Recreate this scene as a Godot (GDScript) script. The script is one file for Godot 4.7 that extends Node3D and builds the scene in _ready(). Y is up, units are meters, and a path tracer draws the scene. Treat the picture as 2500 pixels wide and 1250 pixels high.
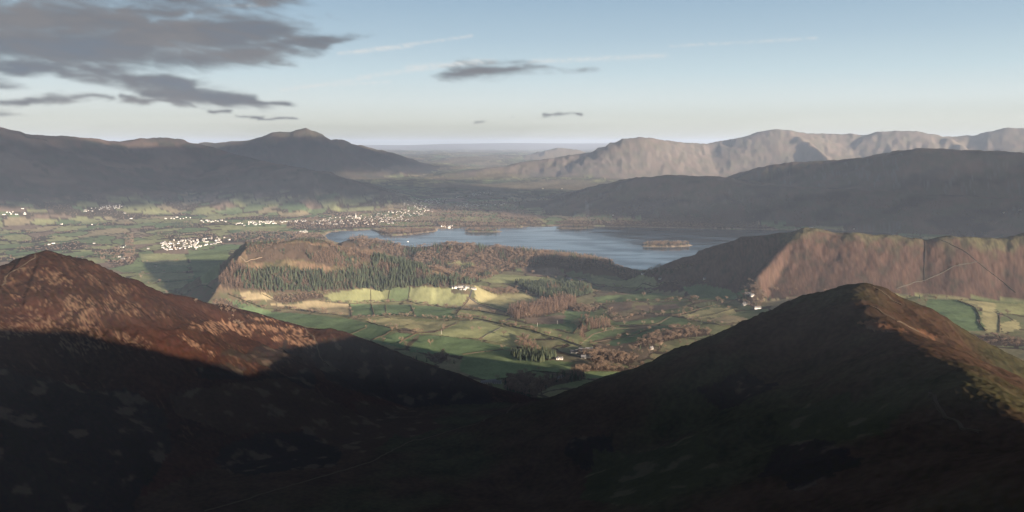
extends Node3D
# A winter view from a fell top over a green valley, a lake with islands, a town and ranges of fells.
# x is right, -z is ahead of the viewpoint, heights are metres above sea level.

const EYE := Vector3(0, 640, 0)
const LAKE_LEVEL := 75.0
const SUN_HIGH := 10.3
const SUN_TURN := 45.0
# ridges: name, width of the near slope, of the far slope, slope exponent, rounding, gully depth, gully spacing, [x, height, z, ...]
const HILLS := [
	["heather_hill", 640, 520, 1.12, 0.06, 3, 90, [-775, 448.9, -850, -763, 450.7, -990, -751, 457.8, -1097, -733, 473.3, -1128, -713, 479.4, -1146, -691, 466.9, -1171, -655, 423.8, -1231, -606, 379.4, -1295, -516, 341.4, -1355, -436, 309.5, -1383, -349, 289.4, -1397, -253, 263.8, -1377, -158, 237.6, -1351, -66, 218.4, -1308, 7, 204.8, -1270, 49, 201.4, -1244]],
	["dark_hill", 120, 220, 1.3, 0.03, 0, 80, [-225, 668.0, 974, -60, 622.0, 480, 60, 600.0, 40, 130, 630.0, -90, 222, 588.0, -205, 288, 484.0, -385]],
	["dark_hill", 520, 420, 1.1, 0.05, 3, 80, [235, 512.0, -270, 281, 479.0, -389, 315, 471.8, -475, 351, 462.5, -582, 378, 455.6, -694, 392, 454.8, -788, 401, 461.9, -861, 423, 469.9, -906]],
	["dark_hill", 520, 420, 1.2, 0.06, 3, 80, [82, 259.2, -1117, 151, 299.6, -1079, 228, 333.3, -1046, 289, 370.1, -1020, 319, 395.5, -1011, 337, 412.4, -1000, 370, 431.3, -972, 393, 450.0, -952, 407, 462.8, -924, 423, 469.9, -906, 450, 464.2, -899, 503, 433.4, -865, 543, 406.0, -834, 567, 394.9, -812, 607, 370.1, -743]],
	["bracken_ridge", 370, 420, 1.3, 0.22, 1, 150, [479, 104.6, -3012, 559, 155.6, -2917, 609, 189.5, -2856, 685, 232.7, -2787, 711, 256.5, -2760, 769, 282.2, -2692, 808, 308.2, -2650, 850, 319.7, -2615, 914, 336.1, -2562, 969, 357.4, -2510, 1040, 355.0, -2470, 1105, 353.0, -2430, 1202, 350.0, -2379, 1284, 341.1, -2335, 1350, 357.8, -2304, 1405, 359.2, -2282, 1462, 357.8, -2264, 1502, 367.4, -2256, 1552, 377.2, -2246, 1732, 407.9, -2200]],
	["bracken_ridge", 170, 170, 1.3, 0.2, 1, 150, [969, 357.4, -2510, 872, 295.7, -2439, 779, 224.9, -2365]],
	["wooded_hill", 430, 380, 1.2, 0.22, 2, 120, [-1026, 170.0, -2712, -991, 229.5, -2747, -962, 275.3, -2778, -875, 276.4, -2817, -792, 279.7, -2852, -720, 272.6, -2871, -642, 241.3, -2869, -545, 219.0, -2848, -415, 196.8, -2810, -286, 173.4, -2745, -160, 144.3, -2655]],
	["lakeside_wood", 260, 200, 1.2, 0.3, 4, 80, [-894, 145.9, -3642, -792, 174.9, -3635, -731, 183.8, -3627, -642, 170.3, -3624, -489, 145.5, -3587, -368, 158.3, -3551, -231, 164.7, -3532, -19, 152.6, -3480, 185, 142.0, -3395, 326, 135.6, -3314, 406, 131.3, -3225]],
	["dark_mountain", 2600, 2500, 1.25, 0.07, 30, 800, [-6044, 880.7, -5834, -5606, 870.2, -6389, -5254, 849.7, -6809, -4824, 787.0, -7240, -4696, 727.9, -7395, -4633, 713.1, -7482, -4511, 714.4, -7614, -4353, 695.4, -7763, -4154, 655.0, -8096, -4000, 685.7, -8229, -3840, 699.7, -8360, -3749, 695.9, -8456, -3656, 664.9, -8551, -3541, 624.2, -8600, -3051, 528.6, -8254, -2489, 452.4, -7603, -2026, 415.1, -7117, -1746, 382.0, -6985, -1474, 306.6, -6843, -1192, 234.7, -6695]],
	["blue_mountain", 2300, 2500, 1.2, 0.03, 30, 700, [-5407, 590.6, -12479, -4986, 656.5, -12438, -4684, 649.9, -12341, -4232, 688.4, -12186, -3964, 733.3, -12171, -3665, 834.0, -12055, -3462, 821.5, -12063, -3249, 878.7, -12070, -3113, 815.7, -12106, -2945, 708.1, -12251, -2802, 696.2, -12489, -2589, 609.8, -12740, -2463, 581.8, -12968, -2280, 488.6, -13306, -1978, 339.4, -13658, -1591, 239.3, -14111]],
	["blue_mountain", 900, 700, 1.1, 0.05, 20, 300, [-3250, 853.3, -12070, -2890, 630.8, -11750, -2511, 461.4, -11427, -2011, 327.1, -11018, -1551, 245.2, -10688]],
	["blue_mountain", 900, 900, 1.1, 0.08, 20, 300, [-3636, 821.5, -12064, -3633, 513.4, -11122, -3575, 327.9, -10403]],
	["far_fell", 1900, 2500, 1.2, 0.06, 22, 480, [-590, 246.0, -10984, -60, 321.9, -11200, 306, 383.2, -11396, 921, 473.1, -11463, 1164, 509.8, -11441, 1344, 582.7, -11421, 1523, 655.2, -11399, 1701, 715.2, -11374, 1878, 733.0, -11346, 2073, 715.5, -11413, 2289, 679.9, -11576, 2569, 655.6, -11722, 2998, 630.6, -11929, 3260, 674.9, -11964, 3523, 706.6, -11993, 3640, 738.0, -11958, 3811, 806.6, -11905, 3965, 842.4, -11802, 4061, 847.1, -11716, 4262, 829.1, -11751, 4463, 798.6, -11783]],
	["far_fell", 2000, 2500, 1.2, 0.06, 22, 480, [4570, 796.1, -12063, 4867, 790.9, -12162, 5183, 784.3, -12140, 5338, 796.9, -12127, 5548, 770.9, -12087, 5713, 819.0, -11900, 5916, 829.9, -11800, 6114, 828.3, -11699, 6310, 783.9, -11594, 6551, 734.8, -11575, 6740, 741.0, -11582, 6972, 765.2, -11560, 7147, 824.3, -11453, 7317, 870.3, -11345, 7486, 856.3, -11234, 8258, 811.9, -10679]],
	["far_fell", 650, 520, 1, 0.1, 12, 200, [4116, 840.6, -11697, 4211, 689.6, -11023, 4210, 548.5, -10486, 4132, 420.4, -9978]],
	["far_fell", 650, 520, 1, 0.1, 12, 200, [5291, 790.1, -12093, 5404, 673.5, -11493, 5442, 507.0, -10695]],
	["far_fell", 650, 520, 1, 0.1, 12, 200, [6262, 790.3, -11620, 6352, 690.0, -11112, 6296, 521.1, -10450]],
	["shadowed_fell", 1250, 2600, 1.1, 0.2, 14, 420, [2328, 376.7, -7340, 2403, 438.2, -7105, 2602, 469.1, -6927, 2839, 494.4, -6617, 3008, 526.8, -6376, 3152, 562.9, -6194, 3256, 596.6, -6084, 3405, 593.5, -6059, 3552, 584.2, -6032, 3894, 567.6, -5817, 4293, 577.1, -5529, 4785, 608.9, -5110]],
	["shadowed_fell", 820, 2600, 1, 0.1, 7, 300, [281, 148.7, -6494, 521, 223.0, -6429, 785, 297.5, -6332, 1037, 357.2, -6214, 1283, 381.3, -6117, 1581, 373.6, -5995, 1739, 328.9, -5868, 2001, 315.8, -5710, 2377, 306.5, -5509, 2693, 293.9, -5250, 2963, 289.7, -4986, 3192, 282.7, -4723, 3534, 298.4, -4214]],
	["pale_hill", 1300, 1300, 1.3, 0.2, 10, 400, [193, 320.5, -17999, 674, 444.9, -17987, 1106, 530.8, -17966, 1441, 492.9, -17942, 1843, 395.5, -18106]],
	["distant_range", 9000, 9000, 1.3, 0.3, 0, 900, [-29111, 579.2, -32993, -19928, 567.7, -39228, -7984, 514.5, -43270, -5831, 513.5, -43612, -3518, 582.4, -43859, 0, 628.7, -44000, 2349, 605.5, -43937, 5370, 605.7, -43671, 12415, 562.2, -42212, 25754, 574.3, -35675]],
	["rear_fells", 1500, 1500, 1.2, 0.1, 40, 400, [-2200, 750.0, 2200, -225, 668.0, 1374, 900, 560.0, 1500, 2600, 640.0, 2100, 3400, 735.0, 3000, 4300, 700.0, 3600]],
]

const LAKE := [-1160, -4655, -1164, -4807, -1113, -4875, -1017, -4921, -928, -4945, -872, -4829, -818, -4697, -730, -4623, -636, -4676, -571, -4773, -487, -4863, -496, -5017, -413, -5066, -306, -5116, -167, -5116, -28, -5078, 61, -5066, 84, -5141, 281, -5180, 423, -5193, 587, -5141, 830, -5091, 1099, -5053, 1357, -4992, 1613, -4945, 1900, -4921, 2200, -4875, 2399, -4740, 2247, -4434, 1817, -4165, 1368, -3852, 993, -3557, 828, -3437, 722, -3380, 640, -3335, 534, -3303, 485, -3402, 470, -3582, 388, -3739, 231, -3852, -22, -3971, -288, -4066, -553, -4050, -789, -4131, -916, -4199, -1009, -4304, -1087, -4434]
const ISLANDS := [-190, -4852, 126, 38, 0.05, 417, -5041, 131, 40, 0, 859, -4165, 143, 52, -0.12]
const CLOUDS := [
	[-37.07, 7.69, -23.45, 7.79, 2.656, 1],
	[-36.28, 5.93, -26.51, 6.06, 1.875, 1],
	[-26.41, 7.61, -17.72, 7.41, 1.938, 1],
	[-23.58, 5.68, -18.32, 6.15, 1.250, 0.8],
	[-17.74, 7.00, -11.56, 6.97, 0.688, 0.75],
	[-34.96, 9.73, -21.26, 10.52, 2.812, 1],
	[-37.35, 4.70, -30.79, 4.45, 0.812, 1],
	[-31.25, 4.30, -23.71, 3.66, 1.062, 1],
	[-25.49, 3.21, -18.47, 3.09, 0.812, 1],
	[-19.02, 2.94, -15.42, 2.85, 0.344, 0.9],
	[-29.10, 2.85, -23.78, 2.49, 0.312, 0.7],
	[-32.90, 2.61, -30.26, 2.61, 0.281, 0.8],
	[-22.13, 2.02, -20.94, 2.04, 0.188, 0.8],
	[-20.16, 1.74, -16.87, 1.75, 0.109, 0.8],
	[-17.43, 1.65, -14.90, 1.70, 0.094, 0.8],
	[-4.52, 5.07, 0.30, 5.32, 0.531, 0.62],
	[-2.11, 5.90, 1.21, 5.96, 0.312, 0.35],
	[-0.30, 5.08, 5.12, 5.24, 0.219, 0.4],
	[0.00, 1.82, 3.50, 1.82, 0.094, 0.7],
	[-16.71, 5.43, -15.03, 5.50, 0.156, 0.25],
	[-33.17, 1.93, -32.31, 1.95, 0.125, 0.25],
]
const CIRRUS := [
	[-12.45, 6.33, -3.00, 7.68, 0.156],
	[-11.58, 6.41, -7.47, 6.94, 0.219],
	[-16.51, 3.69, -10.47, 4.65, 0.156],
	[-11.05, 4.70, -2.41, 5.95, 0.219],
	[-7.50, 5.42, -1.51, 5.90, 0.312],
	[11.57, 6.86, 21.20, 7.04, 0.125],
	[-20.56, 9.17, -17.08, 9.38, 0.094],
	[1.51, 5.90, 11.01, 6.22, 0.250],
	[-15.66, 3.93, -9.01, 4.38, 0.125],
]
const LAND_LABEL := {
	"ground": ["wide valley floor of green and tan fields, hedges and brown scrub", "valley"],
	"heather_hill": ["russet heather hill with straight sides, its lower slope in deep shade", "hill"],
	"dark_hill": ["nearly black fell in front on the right with a lit brown flank", "hill"],
	"bracken_ridge": ["reddish bracken ridge with olive grass top beside the lake", "ridge"],
	"wooded_hill": ["low wooded hill with a tan clearing and conifer skirt in mid valley", "hill"],
	"lakeside_wood": ["low undulating rise along the near lake shore under brown woods", "hill"],
	"dark_mountain": ["broad dark heather mountain behind the plain on the left", "mountain"],
	"blue_mountain": ["hazy blue mountain with a twin pointed summit on the skyline", "mountain"],
	"far_fell": ["chain of pale rounded sunlit fells along the right skyline", "mountain"],
	"shadowed_fell": ["dim craggy fell in cloud shade behind the far lake shore", "mountain"],
	"pale_hill": ["small pale rounded hill far off in the gap of the skyline", "hill"],
	"distant_range": ["faint blue line of hills at the horizon", "mountain"],
	"rear_fells": ["fells standing behind the viewpoint", "mountain"],
	"fells_around": ["fells and valleys beside and behind the viewpoint", "terrain"],
	"summit": ["heathery summit slope falling away below the viewpoint", "terrain"],
	"lake": ["still blue grey lake with wooded islands across the valley", "lake"],
}

# outlines on the ground, in metres: x, z
const FIELDS := [
	["g3", [-642, -2532, -595, -2575, -498, -2623, -484, -2544, -531, -2517, -609, -2511]],
	["g3", [-496, -2624, -436, -2651, -432, -2566, -482, -2538]],
	["g1", [-433, -2650, -364, -2644, -360, -2561, -429, -2567]],
	["g4", [-360, -2642, -304, -2635, -209, -2624, -214, -2590, -149, -2573, -169, -2516, -265, -2530, -335, -2531, -357, -2568]],
	["d", [-544, -2508, -480, -2524, -441, -2358, -507, -2340]],
	["d", [-475, -2519, -432, -2527, -402, -2360, -435, -2341]],
	["d", [-428, -2526, -349, -2529, -316, -2379, -398, -2361]],
	["d", [-342, -2516, -264, -2514, -189, -2482, -198, -2382, -168, -2307, -294, -2307, -312, -2369]],
	["s", [-144, -2555, -112, -2536, 0, -2372, -19, -2343, -177, -2471]],
	["y", [-132, -2604, -124, -2882, 0, -2727, 114, -2579, 27, -2405, -55, -2494, -127, -2565]],
	["g3", [-175, -2437, -66, -2376, 0, -2305, -49, -2231, -168, -2337]],
	["y", [-447, -2273, -389, -2307, -310, -2288, -289, -2252, -327, -2187, -396, -2202]],
	["y", [-319, -2173, -288, -2262, -169, -2255, -206, -2118, -268, -2096]],
	["g4", [-198, -2101, -162, -2245, -86, -2233, 6, -2098, 54, -1948, 22, -1938, -67, -2016, -170, -2040, -265, -2072]],
	["d", [-934, -2451, -816, -2422, -670, -2376, -494, -2290, -344, -2137, -349, -1963, -479, -2104, -693, -2276]],
	["d", [-328, -2075, -264, -2068, -287, -1912, -384, -1974]],
	["d", [-257, -2057, -135, -2027, 0, -1938, -51, -1832, -262, -1884]],
	["g1", [-124, -1856, -21, -1909, 79, -1773, 147, -1753, 125, -1661, 47, -1690, -45, -1592, -124, -1699]],
	["g1", [169, -1682, 235, -1680, 289, -1666, 248, -1642, 163, -1615]],
	["t", [-915, -2488, -823, -2495, -792, -2478, -878, -2450]],
	["t", [-797, -2449, -647, -2496, -554, -2511, -511, -2352, -593, -2382, -687, -2438]],
	["g1", [-1808, -3349, -1774, -3562, -1544, -3502, -1439, -3344, -1510, -3239, -1710, -3284]],
	["g3", [-1610, -3244, -1476, -3283, -1379, -3244, -1311, -3061, -1493, -3002]],
	["g3", [-1465, -2945, -1321, -3026, -1212, -2811, -1291, -2897, -1342, -2804]],
	["g4", [-1888, -3797, -1680, -3844, -1510, -3491, -1757, -3567]],
	["g1", [-1703, -3950, -1494, -3966, -1078, -2776, -1095, -2654, -1430, -3346]],
	["d", [173, -2404, 254, -2415, 257, -2327, 190, -2288, 154, -2133]],
	["g1", [294, -2210, 434, -2243, 479, -2221, 467, -2162, 416, -2143, 300, -2162]],
	["g1", [196, -2011, 221, -2100, 272, -2130, 344, -2137, 304, -2032, 208, -1968]],
	["d", [248, -1939, 316, -2030, 412, -2124, 460, -2076, 413, -2009, 336, -1952, 266, -1913]],
	["g1", [429, -2152, 478, -2217, 503, -2191, 514, -2107, 460, -2076]],
	["y", [502, -2212, 618, -2283, 669, -2242, 663, -2182, 585, -2159, 529, -2172]],
	["t", [566, -2131, 626, -2177, 653, -2145, 671, -2089, 606, -2063]],
	["g1", [289, -2624, 514, -2666, 540, -2511, 426, -2494, 294, -2536]],
	["b", [405, -2444, 530, -2400, 527, -2326, 425, -2333, 397, -2398]],
	["d", [603, -2613, 706, -2469, 745, -2333, 601, -2422]],
	["g3", [150, -927, 206, -946, 222, -904, 186, -955, 152, -909]],
	["b", [316, -2490, 407, -2503, 382, -2384, 311, -2346]],
	["g3", [83, -2140, 171, -2057, 228, -1951, 161, -1933, 92, -2075]],
	["b", [38, -2306, 168, -2335, 146, -2195, 49, -2205]],
	["d", [49, -2191, 182, -2196, 196, -2078, 95, -2137]],
	["g4", [-122, -3169, 17, -3153, 135, -3070, 81, -2963, -80, -2926, -131, -2984]],
	["b", [36, -3296, 197, -3264, 242, -3155, 85, -3101]],
	["g3", [327, -3134, 502, -2950, 553, -2722, 397, -2886, 327, -2976]],
	["g3", [-297, -3387, -185, -3377, -165, -3350, -276, -3354]],
	["d", [1179, -2113, 1248, -2096, 1236, -1980, 1165, -1846, 1114, -1746, 1048, -1750, 1054, -1878]],
	["y", [1255, -2094, 1269, -2017, 1236, -1946, 1158, -1826, 1115, -1730, 1138, -1724, 1190, -1806, 1272, -1951, 1338, -2055]],
	["g3", [1338, -2055, 1416, -2054, 1467, -2029, 1382, -1908, 1266, -1925]],
	["y", [1186, -1798, 1258, -1848, 1214, -1759, 1148, -1724]],
	["s", [574, -1628, 651, -1599, 629, -1608, 566, -1631]],
	["s", [750, -2305, 851, -2272, 793, -2210, 738, -2228]],
	["g1", [-944, -5270, -845, -5366, -582, -5355, -538, -5209, -696, -5121, -892, -5132]],
	["g4", [-1872, -4992, -1687, -5089, -1473, -5114, -1454, -4863, -1722, -4873]],
	["o", [-483, -1103, -499, -1202, -510, -1305, -476, -1323, -420, -1376, -392, -1387, -363, -1361, -416, -1364, -460, -1316, -470, -1192, -467, -1122]],
	["o", [-488, -1075, -481, -1084, -438, -1076, -440, -1067, -461, -1062]],
	["o", [-701, -1035, -686, -1038, -677, -1030, -686, -1025]],
	["o", [-485, -1349, -437, -1384, -428, -1380, -471, -1351]],
	["o", [-445, -1315, -402, -1365, -344, -1342, -364, -1333, -415, -1333]],
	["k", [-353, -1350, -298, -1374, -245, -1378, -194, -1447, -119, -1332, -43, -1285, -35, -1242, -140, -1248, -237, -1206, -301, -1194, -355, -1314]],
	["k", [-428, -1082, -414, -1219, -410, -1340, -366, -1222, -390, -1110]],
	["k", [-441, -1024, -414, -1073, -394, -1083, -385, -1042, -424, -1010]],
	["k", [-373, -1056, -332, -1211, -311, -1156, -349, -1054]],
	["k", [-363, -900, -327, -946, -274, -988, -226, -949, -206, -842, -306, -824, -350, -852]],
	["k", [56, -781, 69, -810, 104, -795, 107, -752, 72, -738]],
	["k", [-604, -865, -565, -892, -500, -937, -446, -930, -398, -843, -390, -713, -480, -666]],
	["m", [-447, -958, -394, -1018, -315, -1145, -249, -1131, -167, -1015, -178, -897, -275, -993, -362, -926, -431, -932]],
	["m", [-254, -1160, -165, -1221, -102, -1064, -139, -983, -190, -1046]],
	["w", [231, -650, 283, -630, 282, -526, 247, -484, 224, -556]],
	["w", [88, -771, 179, -703, 167, -553, 105, -523, 62, -634]],
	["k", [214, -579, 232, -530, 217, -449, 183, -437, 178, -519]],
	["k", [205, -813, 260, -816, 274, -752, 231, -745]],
	["p", [375, -797, 387, -768, 405, -761, 388, -737, 377, -772]],
	["p", [452, -819, 461, -798, 456, -792, 440, -801]],
]
const TUFTS := [
	[-648, -970, 23, 39], [-610, -996, 23, 23], [-600, -1033, 18, 28], [-579, -1004, 13, 22], [-577, -974, 18, 17], [-675, -1084, 17, 13], [-656, -1076, 19, 13], [-704, -1084, 10, 10], [-624, -1109, 10, 10], [-587, -1117, 10, 19], [-559, -1085, 13, 22], [-580, -1073, 17, 16], [-598, -1057, 9, 11], [-619, -1049, 9, 14], [-667, -1006, 20, 12], [-719, -1060, 11, 8], [-556, -989, 12, 12], [-645, -1026, 7, 9], [-520, -1107, 13, 6], [-544, -1030, 8, 9], [-518, -1023, 15, 12], [-430, -1121, 12, 6], [-674, -1056, 8, 8], [-516, -1211, 10, 7],
]
const HEDGES := [
	[3, 4, [-545, -2513, -483, -2536, -431, -2563, -357, -2560]],
	[2.2, 0, [-497, -2619, -483, -2544]],
	[2.2, 0, [-434, -2649, -430, -2566]],
	[2, 0, [-362, -2642, -359, -2560]],
	[3, 0, [-480, -2529, -435, -2341]],
	[2, 0, [-431, -2525, -401, -2360]],
	[3, 1, [-345, -2522, -312, -2369]],
	[3, 3, [-357, -2560, -321, -2529, -264, -2522, -189, -2474]],
	[4, 9, [-509, -2301, -452, -2299, -387, -2331, -308, -2322, -241, -2294, -164, -2284, -126, -2280]],
	[2.8, 1.5, [-445, -2263, -393, -2182, -323, -2116, -266, -2086, -219, -2080]],
	[2.5, 1, [-219, -2080, -191, -2148, -160, -2221]],
	[2.5, 0.6, [-148, -2553, -168, -2492, -176, -2362]],
	[3.5, 5, [-176, -2455, -93, -2401, -13, -2334]],
	[4, 10, [-169, -2350, -114, -2284, -62, -2226, 12, -2146, 70, -2096]],
	[3.5, 1, [-426, -2166, -452, -2086, -472, -2023]],
	[3.5, 1, [-340, -2113, -352, -2048, -380, -1982]],
	[3.5, 1, [-266, -2081, -290, -2007, -299, -1953]],
	[4, 6, [-942, -2474, -817, -2426, -712, -2431, -633, -2384, -518, -2340]],
	[2.5, 2, [-548, -2512, -507, -2340]],
	[2.5, 2, [-1619, -3244, -1523, -3269, -1392, -3298]],
	[2.5, 2, [-1469, -2953, -1352, -3038, -1314, -3068]],
	[3, 4, [-1286, -2655, -1208, -2779, -1050, -2614]],
	[2.5, 3, [-1752, -3557, -1613, -3640]],
	[2.5, 2, [287, -2160, 417, -2152]],
	[3, 4, [478, -2217, 525, -2155, 579, -2050, 663, -2061]],
	[3, 3, [207, -1957, 322, -1998, 406, -2093]],
	[2.5, 2, [527, -2163, 608, -2199, 684, -2254]],
	[3, 4, [279, -2530, 425, -2488, 596, -2400]],
	[3, 5, [58, -2105, 124, -2026, 183, -1931]],
	[3, 0.4, [1249, -2083, 1237, -1981, 1167, -1845, 1141, -1805, 1118, -1744]],
	[3, 4, [349, -2885, 482, -2829, 597, -2649]],
	[3, 2, [171, -2057, 208, -2206, 248, -2360]],
	[3, 2, [-837, -2492, -792, -2476]],
	[3, 6, [-647, -2496, -554, -2511]],
	[2.5, 1, [-125, -1866, -21, -1920]],
	[3, 4, [-45, -1592, 47, -1687, 125, -1658]],
	[3, 3, [170, -1685, 290, -1672]],
	[2, 0, [-90, -2023, -146, -2025]],
	[3, 3, [589, -2429, 744, -2329]],
	[3, 3, [828, -1485, 834, -1481]],
	[2, 0.5, [1270, -1930, 1138, -1724]],
]
const ROADS := [
	["road", 5, [-141, -2609, -147, -2561, -119, -2535, -68, -2453, -24, -2402, 0, -2320, -17, -2244]],
	["track", 3.5, [-147, -2561, -169, -2504, -182, -2381]],
	["track", 4.5, [193, -1983, 227, -2046, 292, -2106, 388, -2120, 432, -2166, 473, -2220, 566, -2278, 658, -2339, 714, -2357]],
	["road", 4.5, [58, -2105, 113, -2040, 163, -1954, 198, -1876]],
	["path", 2.4, [-303, -701, -242, -768, -170, -854, -132, -971, -83, -982, -38, -972, -6, -1133, 10, -1239]],
	["path", 2.2, [-390, -1391, -358, -1348, -346, -1318, -327, -1302, -299, -1288]],
	["path", 2.2, [-718, -1045, -720, -1059, -724, -1067, -719, -1080, -717, -1100, -711, -1116, -823, -1322]],
	["path", 2.4, [297, -519, 291, -497, 287, -485, 283, -460, 279, -432]],
	["path", 2.4, [394, -822, 410, -788, 440, -801]],
	["path", 2.5, [435, -899, 453, -864]],
	["track", 3.5, [216, -3019, 312, -2992, 377, -2985]],
	["track", 3.5, [-1072, -2755, -939, -2641, -894, -2680]],
	["path", 3, [665, -2701, 713, -2661]],
]
const WALLS := [
	[1.6, [1277, -2323, 1254, -2275, 1233, -2235, 1218, -2200]],
	[1.5, [1303, -2300, 1344, -2238, 1363, -2195]],
	[1.5, [1363, -2195, 1305, -2206, 1188, -2206, 1135, -2195]],
	[1.4, [1363, -2195, 1407, -2134, 1418, -2095]],
	[1.4, [-30, -2145, -69, -2066, -92, -2014]],
]
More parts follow.
